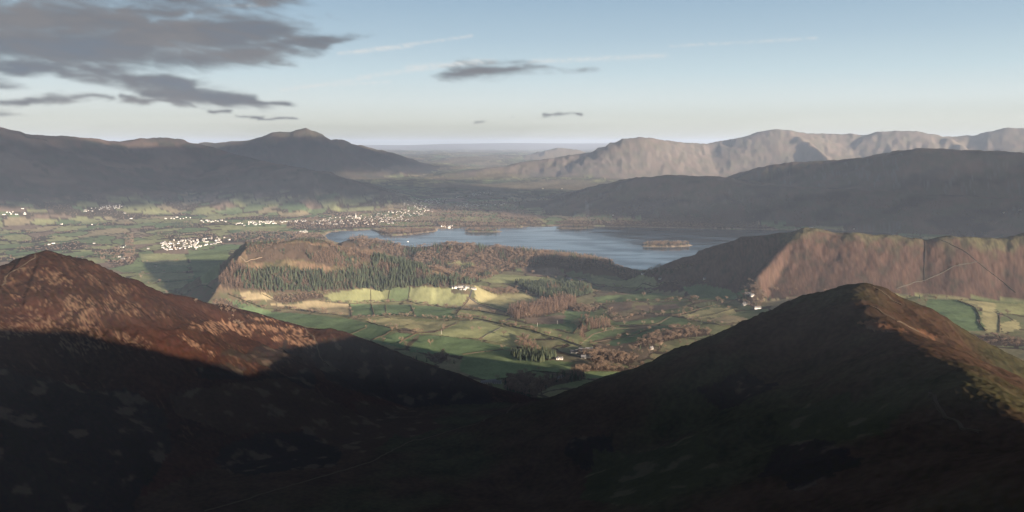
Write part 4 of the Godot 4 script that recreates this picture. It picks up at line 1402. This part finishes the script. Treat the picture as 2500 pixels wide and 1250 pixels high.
func plant_all() -> void:
	for q in ZONES:
		var p: Array = q[5]
		var lo := Vector2(1e9, 1e9)
		var hi := -lo
		for k in range(0, p.size(), 2):
			lo = lo.min(Vector2(p[k], p[k + 1]))
			hi = hi.max(Vector2(p[k], p[k + 1]))
		var step: float = q[2]
		var x := lo.x
		while x < hi.x:
			var z := lo.y
			while z < hi.y:
				var tx := x + rng.randf_range(-0.5, 0.5) * step
				var tz := z + rng.randf_range(-0.5, 0.5) * step
				z += step
				var edge := noise.get_noise_2d(tx * 0.02, tz * 0.02)
				if not in_polygon(p, tx + edge * 12.0, tz + edge * 12.0):
					continue
				if q[0] in ["townwood", "eastwood", "plainwood", "parkwood", "hilltop"] and edge < 0.02:
					continue
				# stands of one kind rather than an even mixture
				var pick := clampf(0.5 + noise.get_noise_2d(tx * 0.009 + 90.0, tz * 0.009) * 1.1 + rng.randf_range(-0.22, 0.22), 0.0, 0.999)
				var sum := 0.0
				for kind in q[1]:
					sum += q[1][kind]
					if pick <= sum:
						plant(kind, tx, tz, rng.randf_range(q[3] * 0.8, q[4]) * (0.95 + 0.5 * noise.get_noise_2d(tx * 0.014, tz * 0.014 + 33.0)), q[0])
						break
			x += step
	for k in range(0, SINGLES.size(), 2):
		plant("field", SINGLES[k], SINGLES[k + 1], rng.randf_range(16.0, 23.0), "lone")
	for k in range(0, ISLANDS.size(), 5):
		for t in 150:
			var a := rng.randf() * TAU
			var u := sqrt(rng.randf())
			var c := cos(float(ISLANDS[k + 4]))
			var s := sin(float(ISLANDS[k + 4]))
			var ex: float = cos(a) * u * (ISLANDS[k + 2] - 5.0)
			var ez: float = sin(a) * u * (ISLANDS[k + 3] - 5.0)
			plant("conifer" if rng.randf() < 0.2 else "broadleaf", ISLANDS[k] + ex * c - ez * s, ISLANDS[k + 1] + ex * s + ez * c, rng.randf_range(19.0, 28.0), "island")
	for h in HEDGES:
		var p: Array = h[2]
		for k in range(0, p.size() - 2, 2):
			var a := Vector2(p[k], p[k + 1])
			var b := Vector2(p[k + 2], p[k + 3])
			var n := int(a.distance_to(b) / 100.0 * h[1] + rng.randf())
			for t in n:
				var q := a.lerp(b, rng.randf()) + Vector2(rng.randf_range(-2, 2), rng.randf_range(-2, 2))
				plant("field", q.x, q.y, rng.randf_range(9.0, 18.0), "hedge")
	# single trees, spinneys and hedge bushes out on the plain
	for k in 42000:
		var a := deg_to_rad(rng.randf_range(-35.0, 35.0))
		var r := sqrt(rng.randf_range(1700.0 * 1700.0, 8200.0 * 8200.0))
		var x := sin(a) * r
		var z := -cos(a) * r
		var n1 := noise.get_noise_2d(x * 0.004 + 31.0, z * 0.004)
		var wood := noise.get_noise_2d(x * 0.0017 + 200.0, z * 0.0026)
		var e := cell_edge.get_noise_2d(x / 170.0 + n1 * 0.3, z / 170.0 * 0.8 + n1 * 0.25)
		var y := ground(x, z)
		if y > 230.0 or painted(x, z) > 0 or (r < 3300.0 and y > 150.0 + 60.0 * smoothstep(300.0, 1200.0, x)):
			continue
		if wood > 0.22:
			plant("broadleaf" if rng.randf() < 0.85 else "conifer", x, z, rng.randf_range(9.0, 15.0), "plain")
		elif e < -0.93:
			plant("broadleaf", x, z, rng.randf_range(4.0, 10.0), "plain")
	for k in 9000:
		var x := rng.randf_range(700.0, 3300.0)
		var z := rng.randf_range(-6000.0, -3400.0)
		var y := ground(x, z)
		if y < 260.0 and y > 78.0 and noise.get_noise_2d(x * 0.004, z * 0.004) > -0.1 and sqrt(x * x + z * z) > 4700.0:
			plant("broadleaf", x, z, rng.randf_range(8.0, 14.0), "cliff")


func size_word(tall: float, kind: String) -> String:
	var m: float = {"conifer": 24.0, "larch": 25.0, "broadleaf": 14.0, "field": 13.0}[kind]
	return "tall " if tall > m * 1.12 else "small " if tall < m * 0.85 else ""


func spot(t: Array, kind: String) -> String:
	if t[3] in ["lone", "hedge"]:
		return "%s by %s" % ["alone in the field" if t[3] == "lone" else "in the hedge", near_word(t[0], t[1])]
	var lo := Vector2(1e9, 1e9)
	var hi := -lo
	for q in ZONES:
		if q[0] == t[3]:
			for k in range(0, q[5].size(), 2):
				lo = lo.min(Vector2(q[5][k], q[5][k + 1]))
				hi = hi.max(Vector2(q[5][k], q[5][k + 1]))
	if hi.x < lo.x:
		return ZONE_WORD[t[3]]
	var across := ["left", "middle", "right"]
	return "%s %s" % [across[clampi(int((t[0] - lo.x) / (hi.x - lo.x) * 3.0), 0, 2)] + ("front" if t[1] > (lo.y + hi.y) / 2.0 else " rear").insert(0, "" if t[1] <= (lo.y + hi.y) / 2.0 else " "), ZONE_WORD[t[3]]]


const TREE_TONE := {"conifer": [Color(0.032, 0.045, 0.032), Color(0.066, 0.080, 0.048)], "larch": [Color(0.165, 0.112, 0.088), Color(0.240, 0.165, 0.122)], "broadleaf": [Color(0.135, 0.100, 0.078), Color(0.205, 0.150, 0.110)], "field": [Color(0.150, 0.110, 0.084), Color(0.235, 0.172, 0.125)]}


func build_trees() -> void:
	plant_all()
	var bark := plain("bark", Color(0.10, 0.075, 0.058))
	for kind in trees:
		var list: Array = trees[kind]
		list.sort_custom(func(a, b): return a[4] < b[4])
		var crowns := []
		for k in 3:
			crowns.append(conifer_mesh(40 + k) if kind == "conifer" else larch_mesh(50 + k) if kind == "larch" else broadleaf_mesh(60 + k))
		var stem := trunk_mesh(0.014, 0.003, 0.9) if kind in ["conifer", "larch"] else trunk_mesh(0.024, 0.010, 0.5)
		var tones := []
		for k in 4:
			tones.append(plain(kind + "_foliage", TREE_TONE[kind][0].lerp(TREE_TONE[kind][1], k / 3.0)))
		var wide: float = {"conifer": 1.0, "larch": 1.15, "broadleaf": 1.15, "field": 1.3}[kind]
		var singled := 0
		var rest := []
		for t in list:
			var y := ground(t[0], t[1])
			var w: float = t[2] * wide * rng.randf_range(0.85, 1.2)
			var turn := rng.randf() * TAU
			if singled < 300 and t[4] < 5000.0 * 5000.0 and seen(t[0], y + t[2] * 0.8, t[1]):
				singled += 1
				var o := Node3D.new()
				o.name = numbered({"broadleaf": "woodland_tree"}.get(kind, kind + "_tree"))
				o.transform = Transform3D(Basis(Vector3.UP, turn).scaled(Vector3(w, t[2], w)), Vector3(t[0], y, t[1]))
				add_child(o)
				part("trunk", stem, bark, o)
				part("crown", crowns[rng.randi() % 3], tones[rng.randi() % 4], o)
				tag(o, "%s%s %s" % [size_word(t[2], kind), TREE_WORD[kind], spot(t, kind)], "tree", "%s trees %s" % [kind, ZONE_WORD[t[3]]])
			else:
				rest.append([Transform3D(Basis(Vector3.UP, turn).scaled(Vector3(w, t[2], w)), Vector3(t[0], y, t[1])), TREE_TONE[kind][0].lerp(TREE_TONE[kind][1], rng.randf())])
		stage("%s %d + %d" % [kind, singled, rest.size()])
		var both := ArrayMesh.new()
		both.add_surface_from_arrays(Mesh.PRIMITIVE_TRIANGLES, crowns[0].surface_get_arrays(0))
		both.add_surface_from_arrays(Mesh.PRIMITIVE_TRIANGLES, stem.surface_get_arrays(0))
		both.surface_set_material(0, tinted(kind + "_wood"))
		both.surface_set_material(1, bark)
		var mm := MultiMesh.new()
		mm.transform_format = MultiMesh.TRANSFORM_3D
		mm.use_colors = true
		mm.mesh = both
		mm.instance_count = rest.size()
		for k in rest.size():
			mm.set_instance_transform(k, rest[k][0])
			mm.set_instance_color(k, rest[k][1])
		var mi := MultiMeshInstance3D.new()
		mi.name = kind + "_woodland"
		mi.multimesh = mm
		mi.set_meta("kind", "stuff")
		tag(mi, {"conifer": "far woods of dark green conifers", "larch": "far stands of bare pinkish brown larches", "broadleaf": "far woods and hedges of bare grey brown trees", "field": "far hedgerow trees between the fields"}[kind], "woodland")
		add_child(mi)


# ------------------------------------------------------------------ hedges, walls, roads
func walk(p: Array, step: float) -> Array:
	var out := []
	for k in range(0, p.size() - 2, 2):
		var a := Vector2(p[k], p[k + 1])
		var b := Vector2(p[k + 2], p[k + 3])
		var n := maxi(1, int(a.distance_to(b) / step))
		for t in n:
			out.append(a.lerp(b, t / float(n)))
	out.append(Vector2(p[-2], p[-1]))
	return out


func near_word(x: float, z: float) -> String:
	var best := 1e12
	var word := ""
	for q in HOUSES:
		var d := Vector2(q[1][0] - x, q[1][1] - z).length_squared()
		if d < best and HOUSE_NEAR.has(q[0]):
			best = d
			word = HOUSE_NEAR[q[0]]
	return word


func build_hedges() -> void:
	var mats := [plain("hedge_twigs", Color(0.060, 0.046, 0.033)), plain("hedge_twigs", Color(0.078, 0.060, 0.042)), plain("hedge_twigs", Color(0.052, 0.048, 0.030))]
	var used := {}
	for n in HEDGES.size():
		var h: Array = HEDGES[n]
		var pts := walk(h[2], 2.4)
		var st := tool()
		var origin := Vector3(pts[0].x, ground(pts[0].x, pts[0].y), pts[0].y)
		for q in pts:
			var gap := fine.get_noise_2d(q.x * 0.03, q.y * 0.03)
			var tall: float = h[0] * 1.35 * (0.75 + 0.5 * gap) * rng.randf_range(0.7, 1.2)
			var c := Vector3(q.x + rng.randf_range(-0.6, 0.6), ground(q.x, q.y), q.y + rng.randf_range(-0.6, 0.6)) - origin
			for t in 12:
				var d := Vector3(rng.randfn(), absf(rng.randfn()) * 0.9, rng.randfn()).normalized()
				var p := c + Vector3(d.x * 0.9, d.y * tall * 0.85, d.z * 0.9)
				var s := Vector3(rng.randfn(), rng.randfn(), rng.randfn()).normalized() * 0.75
				var u := d.cross(s).normalized() * 0.8
				tri(st, p - s, p + u, p + s)
		for k in pts.size() - 1:
			var a := Vector3(pts[k].x, ground(pts[k].x, pts[k].y) - 0.2, pts[k].y) - origin
			var b := Vector3(pts[k + 1].x, ground(pts[k + 1].x, pts[k + 1].y) - 0.2, pts[k + 1].y) - origin
			var s := (b - a).cross(Vector3.UP).normalized() * 0.7
			var ta := Vector3(0, h[0] * 0.62, 0)
			quad(st, a - s, a + ta, b + ta, b - s)
			quad(st, b + s, b + ta, a + ta, a + s)
		var o := MeshInstance3D.new()
		o.name = numbered("hedgerow")
		o.mesh = st.commit()
		o.material_override = mats[n % 3]
		o.position = origin
		var mid: Vector2 = pts[pts.size() / 2]
		var along: Vector2 = (pts[-1] - pts[0]).normalized()
		var left: String = KINDS[painted(mid.x - along.y * 14.0, mid.y + along.x * 14.0)]
		var right: String = KINDS[painted(mid.x + along.y * 14.0, mid.y - along.x * 14.0)]
		var words := "brown hedgerow between %s and %s by %s" % [FIELD_WORD.get(left, "rough grazing"), FIELD_WORD.get(right, "rough grazing"), near_word(mid.x, mid.y)]
		used[words] = used.get(words, 0) + 1
		if used[words] > 1:
			words = "%s %s" % [["", "", "second", "third", "fourth", "fifth", "sixth", "seventh"][mini(used[words], 7)], words]
		tag(o, words, "hedge", "hedgerows between the fields")
		add_child(o)


const WALL_WORD := ["dry stone wall running straight down the bracken ridge from its saddle", "dry stone wall slanting right across the top of the bracken ridge", "dry stone wall crossing the bracken slope towards its foot", "dry stone wall dropping to the right edge on the bracken slope", "short pale stone wall slanting through the sunlit green field"]


func build_walls() -> void:
	var m := plain("dry_stone", Color(0.085, 0.078, 0.068))
	for n in WALLS.size():
		var pts := walk(WALLS[n][1], 5.0)
		var st := tool()
		var origin := Vector3(pts[0].x, ground(pts[0].x, pts[0].y), pts[0].y)
		var tall: float = WALLS[n][0]
		for k in pts.size() - 1:
			var a: Vector2 = pts[k]
			var b: Vector2 = pts[k + 1]
			var s := Vector2(b.y - a.y, a.x - b.x).normalized() * 0.45
			var pa := Vector3(a.x, ground(a.x, a.y), a.y) - origin
			var pb := Vector3(b.x, ground(b.x, b.y), b.y) - origin
			var side := Vector3(s.x, 0, s.y)
			var u := Vector3(0, tall * rng.randf_range(0.85, 1.1), 0)
			var dn := Vector3(0, -0.5, 0)
			quad(st, pa - side + dn, pa - side * 0.7 + u, pb - side * 0.7 + u, pb - side + dn)
			quad(st, pb + side + dn, pb + side * 0.7 + u, pa + side * 0.7 + u, pa + side + dn)
			quad(st, pa - side * 0.7 + u, pa + side * 0.7 + u, pb + side * 0.7 + u, pb - side * 0.7 + u)
		var o := MeshInstance3D.new()
		o.name = numbered("stone_wall")
		o.mesh = st.commit()
		o.material_override = m
		o.position = origin
		tag(o, WALL_WORD[n], "wall", "dry stone walls")
		add_child(o)


const ROAD_WORD := ["narrow dark road bending down from the white farm", "farm track beside the tan pasture below the white farm", "tan earth track winding through the green fields on the right", "lane leading down to the houses at the edge of the shade", "grassy path along the shaded foot of the heather hill", "thin pale path on the right shoulder of the heather hill", "worn path climbing the left crest of the heather hill", "worn path on the dark fell's shaded slope", "worn path on the crest of the dark fell", "worn path just below the dark fell's summit", "track in front of the white lane side houses", "track climbing the shaded side of the wooded hill", "faint path on the end of the bracken ridge"]


func build_roads() -> void:
	var mats := {"road": plain("asphalt", Color(0.075, 0.074, 0.076), 0.8), "track": plain("earth", Color(0.21, 0.165, 0.115)), "path": plain("worn_turf", Color(0.056, 0.043, 0.032))}
	for n in ROADS.size():
		var q: Array = ROADS[n]
		var pts := walk(q[2], 4.0)
		var st := tool()
		var half: float = q[1] / 2.0
		var row := []
		for k in pts.size():
			var a: Vector2 = pts[maxi(k - 1, 0)]
			var b: Vector2 = pts[mini(k + 1, pts.size() - 1)]
			var s := Vector2(b.y - a.y, a.x - b.x).normalized() * half
			var p: Vector2 = pts[k] + s.normalized() * fine.get_noise_2d(pts[k].x * 0.05, pts[k].y * 0.05) * (1.2 if q[0] != "road" else 0.2)
			var y := maxf(ground(p.x, p.y), maxf(ground(p.x + s.x, p.y + s.y), ground(p.x - s.x, p.y - s.y))) + 0.25
			row.append([Vector3(p.x - s.x, y, p.y - s.y), Vector3(p.x + s.x, y, p.y + s.y)])
		for k in row.size() - 1:
			quad(st, row[k][0], row[k][1], row[k + 1][1], row[k + 1][0])
			for e in 2:
				quad(st, row[k][e], row[k][e] - Vector3(0, 1.5, 0), row[k + 1][e] - Vector3(0, 1.5, 0), row[k + 1][e])
		var o := MeshInstance3D.new()
		o.name = numbered(q[0])
		o.mesh = st.commit()
		o.material_override = mats[q[0]]
		o.set_meta("kind", "structure")
		tag(o, ROAD_WORD[n], q[0])
		add_child(o)


# ------------------------------------------------------------------ houses
const HOUSE_NEAR := {"farm": "the white farm", "laneside": "the lakeside houses", "ridgefoot": "the ridge foot houses", "bridge": "the long roofs", "gable": "the gabled house", "shade": "the shaded farm", "plainfarm": "the plain farms"}
const HOUSE_WORD := {
	"farm": "white farm building in the cluster below the plantation", "laneside": "white house by the lane in front of the lake woods", "ridgefoot": "white house among trees at the bracken ridge's foot", "bridge": "long slate roofed house at the edge of the shade",
	"sheds": "low white shed beside the shaded conifer row", "gable": "gabled slate house in the shaded dark woods", "shade": "grey farm building in shade beside the heather hill's foot", "barn": "low pale barn beside the rounded wood",
	"bayhouses": "small white house near the lake's near corner", "plainhall": "large white house on the plain behind the heather hill", "plainfarm": "white farmhouse on the plain behind the heather hill", "lakehouse": "small lone white house beyond the lake",
	"village": "white house in the village left of the wooded hill", "terrace": "white house in the short bright row behind the plain", "hamlet": "white house in the long bright village on the plain", "roadside": "white house in the thin row under the dark mountain",
	"hillfoot": "white house in the slanting hamlet at the dark mountain's foot", "leftedge": "white house at the left edge under the dark mountain", "caravans": "pale cabin in the cluster at the lake's left end", "town": "white house in the town behind the lake",
	"townedge": "white house on the town's rear edge", "uppertown": "white house in the high row behind the town", "lowertown": "white house in the right hand row of the town", "marina": "boathouse on the lake shore before the town"}


func house_parts(l: float, w: float, e: float, g: float) -> Array:
	# walls with gables, roof of two slabs, chimney; length along x
	var st := tool()
	var x := l / 2.0
	var z := w / 2.0
	box(st, Vector3(-x, -2.0, -z), Vector3(x, e, z))
	for s in [-1.0, 1.0]:
		tri(st, Vector3(x * s, e, -z), Vector3(x * s, e + g, 0), Vector3(x * s, e, z))
	var walls := st.commit()
	st = tool()
	var o := 0.45
	for s in [-1.0, 1.0]:
		var a := Vector3(-x - o, e - 0.25, (z + o) * s)
		var b := Vector3(x + o, e - 0.25, (z + o) * s)
		var c := Vector3(x + o, e + g + 0.08, 0)
		var d := Vector3(-x - o, e + g + 0.08, 0)
		var u := Vector3(0, 0.22, 0)
		quad(st, a + u, b + u, c + u, d + u)
		quad(st, a, b, c, d)
		quad(st, a, a + u, b + u, b)
		quad(st, a, a + u, d + u, d)
		quad(st, b, b + u, c + u, c)
	var roof := st.commit()
	st = tool()
	box(st, Vector3(x - 1.4, e + g - 0.8, -0.5), Vector3(x - 0.5, e + g + 1.3, 0.5))
	var chimney := st.commit()
	st = tool()
	box(st, Vector3(-0.5, -0.6, 0), Vector3(0.5, 0.6, 0.1))
	return [walls, roof, chimney, st.commit()]


func build_houses() -> void:
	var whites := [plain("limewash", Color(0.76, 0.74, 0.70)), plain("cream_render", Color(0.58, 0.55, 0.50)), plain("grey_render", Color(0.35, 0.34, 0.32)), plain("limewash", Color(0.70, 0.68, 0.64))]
	var slates := [plain("slate", Color(0.115, 0.118, 0.128), 0.7), plain("slate", Color(0.16, 0.16, 0.165), 0.7)]
	var stone := plain("chimney_stone", Color(0.30, 0.28, 0.25))
	var glass := plain("window_glass", Color(0.03, 0.034, 0.04), 0.2)
	var forms := [house_parts(8, 6.5, 3.9, 3.4), house_parts(12, 7, 3.9, 3.4), house_parts(18, 7, 4.0, 3.4), house_parts(6.5, 6, 3.6, 3.0), house_parts(34, 13, 4.4, 2.6)]
	var size := [8.0, 12.0, 18.0, 6.5, 34.0]
	var list := []   # x, z, turn, form, key
	for q in HOUSES:
		for k in range(0, q[1].size(), 2):
			var f := rng.randi() % 3
			if q[0] == "bridge":
				f = 2 if k < 8 else 1
			elif q[0] == "shade":
				f = 4 if k == 0 else 2
			elif q[0] in ["gable", "plainhall"]:
				f = 2 if k == 0 else 1
			elif q[0] == "sheds":
				f = 3
			list.append([q[1][k], q[1][k + 1], rng.randf_range(-0.45, 0.45) + (0.9 if q[0] == "gable" else 0.0), f, q[0]])
	for q in AREAS:
		var p: Array = q[2]
		var lo := Vector2(1e9, 1e9)
		var hi := -lo
		for k in range(0, p.size(), 2):
			lo = lo.min(Vector2(p[k], p[k + 1]))
			hi = hi.max(Vector2(p[k], p[k + 1]))
		var got := []
		for t in 4000:
			if got.size() >= q[1]:
				break
			var x := rng.randf_range(lo.x, hi.x)
			var z := rng.randf_range(lo.y, hi.y)
			# streets: houses stand in lines
			z = snappedf(z + x * 0.12, 26.0) - x * 0.12 + rng.randf_range(-3.0, 3.0)
			if not in_polygon(p, x, z) or lake_dist(x, z) < 8.0:
				continue
			var f: int = 3 if q[0] == "caravans" else [0, 0, 1, 3, 2, 3][rng.randi() % 6]
			var free := true
			for o in got:
				if absf(o[1] - z) < 10.0 and absf(o[0] - x) < (size[f] + size[o[3]]) * 0.5 + 2.5:
					free = false
					break
			if free:
				var where: String = ["left", "middle", "right"][clampi(int((x - lo.x) / (hi.x - lo.x) * 3.0), 0, 2)] + [" rear", "", " front"][clampi(int((z - lo.y) / (hi.y - lo.y) * 3.0), 0, 2)]
				got.append([x, z, rng.randf_range(-0.5, 0.5) + (PI / 2 if rng.randf() < 0.25 else 0.0), f, q[0], where])
		list.append_array(got)
	list.sort_custom(func(a, b): return a[0] * a[0] + a[1] * a[1] < b[0] * b[0] + b[1] * b[1])
	var taken_label := {}
	var rest := [[], [], [], [], []]
	var singled := 0
	for t in list:
		var y := ground(t[0], t[1])
		var form: Array = forms[t[3]]
		var place := Transform3D(Basis(Vector3.UP, t[2]), Vector3(t[0], y, t[1]))
		if singled < 300 and in_frame(t[0], t[1]):
			singled += 1
			var o := Node3D.new()
			o.name = numbered("house")
			o.transform = place
			add_child(o)
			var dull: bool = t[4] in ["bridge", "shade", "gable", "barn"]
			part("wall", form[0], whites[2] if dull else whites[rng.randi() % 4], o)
			part("roof", form[1], slates[rng.randi() % 2], o)
			if t[3] != 4:
				part("chimney", form[2], stone, o)
			if singled <= 40:
				var n := int(size[t[3]] / 4.0)
				for k in n:
					for up in [1.2, 3.1]:
						var w := part("window", form[3], glass, o)
						w.position = Vector3((k + 0.5) / n * size[t[3]] - size[t[3]] / 2.0, up, [6.5, 7.0, 7.0, 6.0, 13.0][t[3]] / 2.0 - 0.04)
			var label: String = HOUSE_WORD[t[4]]
			if t.size() > 5:
				label = label.replace("white house", "%s %s" % [["white cottage", "white house", "long white row", "small white house", "large white building"][t[3]], t[5]]).replace("pale cabin", "pale cabin " + t[5])
			elif taken_label.has(label):
				label = "%s, %s nearest" % [label, ["", "second", "third", "fourth", "fifth", "sixth", "seventh", "eighth", "ninth"][mini(taken_label[label], 8)]]
			if t.size() <= 5:
				taken_label[HOUSE_WORD[t[4]]] = taken_label.get(HOUSE_WORD[t[4]], 0) + 1
			tag(o, label, "house", HOUSE_WORD[t[4]].replace("house", "houses"))
		else:
			rest[t[3]].append(place)
	stage("houses %d, individually %d" % [list.size(), singled])
	var all := []
	for f in 5:
		for place in rest[f]:
			all.append([f, place])
	if all.is_empty():
		return
	# the farthest houses
	var st := [tool(), tool()]
	for a in all:
		for k in 2:
			st[k].append_from(forms[a[0]][k], 0, a[1])
	var me := ArrayMesh.new()
	for k in 2:
		st[k].commit(me)
	me.surface_set_material(0, whites[0])
	me.surface_set_material(1, slates[0])
	var o := MeshInstance3D.new()
	o.name = "far_houses"
	o.mesh = me
	o.set_meta("kind", "stuff")
	tag(o, "far white houses of the town behind the lake", "houses")
	add_child(o)


# ------------------------------------------------------------------ small things
func build_small() -> void:
	# church with a spire in the town
	var at := Vector2(-1130, -5560)
	var wall := plain("church_stone", Color(0.50, 0.48, 0.45))
	var slate := plain("slate", Color(0.115, 0.118, 0.128), 0.7)
	var o := Node3D.new()
	o.name = "church"
	o.position = Vector3(at.x, ground(at.x, at.y), at.y)
	o.rotation.y = 0.3
	add_child(o)
	var f := house_parts(32, 13, 8, 6)
	part("nave", f[0], wall, o)
	part("roof", f[1], slate, o)
	var st := tool()
	box(st, Vector3(-23, -2, -4), Vector3(-15.5, 22, 4))
	part("tower", st.commit(), wall, o)
	st = tool()
	for k in 8:
		var a := k * TAU / 8.0
		var b := (k + 1) * TAU / 8.0
		tri(st, Vector3(-19.25 + cos(a) * 3.6, 21.9, sin(a) * 3.6), Vector3(-19.25, 46, 0), Vector3(-19.25 + cos(b) * 3.6, 21.9, sin(b) * 3.6))
	part("spire", st.commit(), wall, o)
	tag(o, "pale church with a tall thin spire amid the town", "church")
	# poles
	var grey := plain("pole_wood", Color(0.42, 0.40, 0.36))
	var words := ["pale pole standing in the sunlit field left of the slanting wall", "pale pole in the field below the tall larch row", "pale pole near the marshy wood"]
	for k in range(0, POLES.size(), 2):
		var p := Node3D.new()
		p.name = numbered("pole")
		p.position = Vector3(POLES[k], ground(POLES[k], POLES[k + 1]), POLES[k + 1])
		add_child(p)
		part("post", trunk_mesh(0.4, 0.28, 11.0), grey, p)
		st = tool()
		box(st, Vector3(-1.2, 10.2, -0.12), Vector3(1.2, 10.5, 0.12))
		part("crossarm", st.commit(), grey, p)
		tag(p, words[k / 2], "pole", "poles in the fields")
	# a launch on the lake
	var boat := Node3D.new()
	boat.name = "motor_boat"
	boat.position = Vector3(-600, LAKE_LEVEL, -4340)
	boat.rotation.y = 0.2
	add_child(boat)
	st = tool()
	var rim := [Vector3(-6, 1.3, 0), Vector3(-4, 1.1, 1.6), Vector3(5, 1.0, 1.7), Vector3(5, 1.0, -1.7), Vector3(-4, 1.1, -1.6)]
	for k in 5:
		var a: Vector3 = rim[k]
		var b: Vector3 = rim[(k + 1) % 5]
		quad(st, a, b, b * Vector3(0.9, -0.3, 0.7), a * Vector3(0.9, -0.3, 0.7))
		tri(st, Vector3(0, 0.9, 0), a, b)
	part("hull", st.commit(), plain("boat_paint", Color(0.8, 0.8, 0.78), 0.4), boat)
	st = tool()
	box(st, Vector3(-2.2, 0.9, -1.2), Vector3(3, 2.7, 1.2))
	part("cabin", st.commit(), plain("boat_paint", Color(0.75, 0.74, 0.7), 0.4), boat)
	tag(boat, "small white launch crossing the lake left of the first island", "boat")
	# thin smoke over the far shore
	var s := FogVolume.new()
	s.name = "smoke"
	s.shape = RenderingServer.FOG_VOLUME_SHAPE_ELLIPSOID
	s.size = Vector3(34, 150, 34)
	var fm := FogMaterial.new()
	fm.density = 0.0025
	fm.albedo = Color(0.85, 0.87, 0.9)
	s.material = fm
	s.position = Vector3(552, ground(552, -5560) + 70.0, -5560)
	s.rotation_degrees.z = 8.0
	s.set_meta("kind", "stuff")
	tag(s, "thin column of pale smoke rising behind the second island", "smoke")
	add_child(s)


func build_things() -> void:
	build_roads()
	build_walls()
	build_hedges()
	stage("hedges")
	build_trees()
	build_houses()
	build_small()
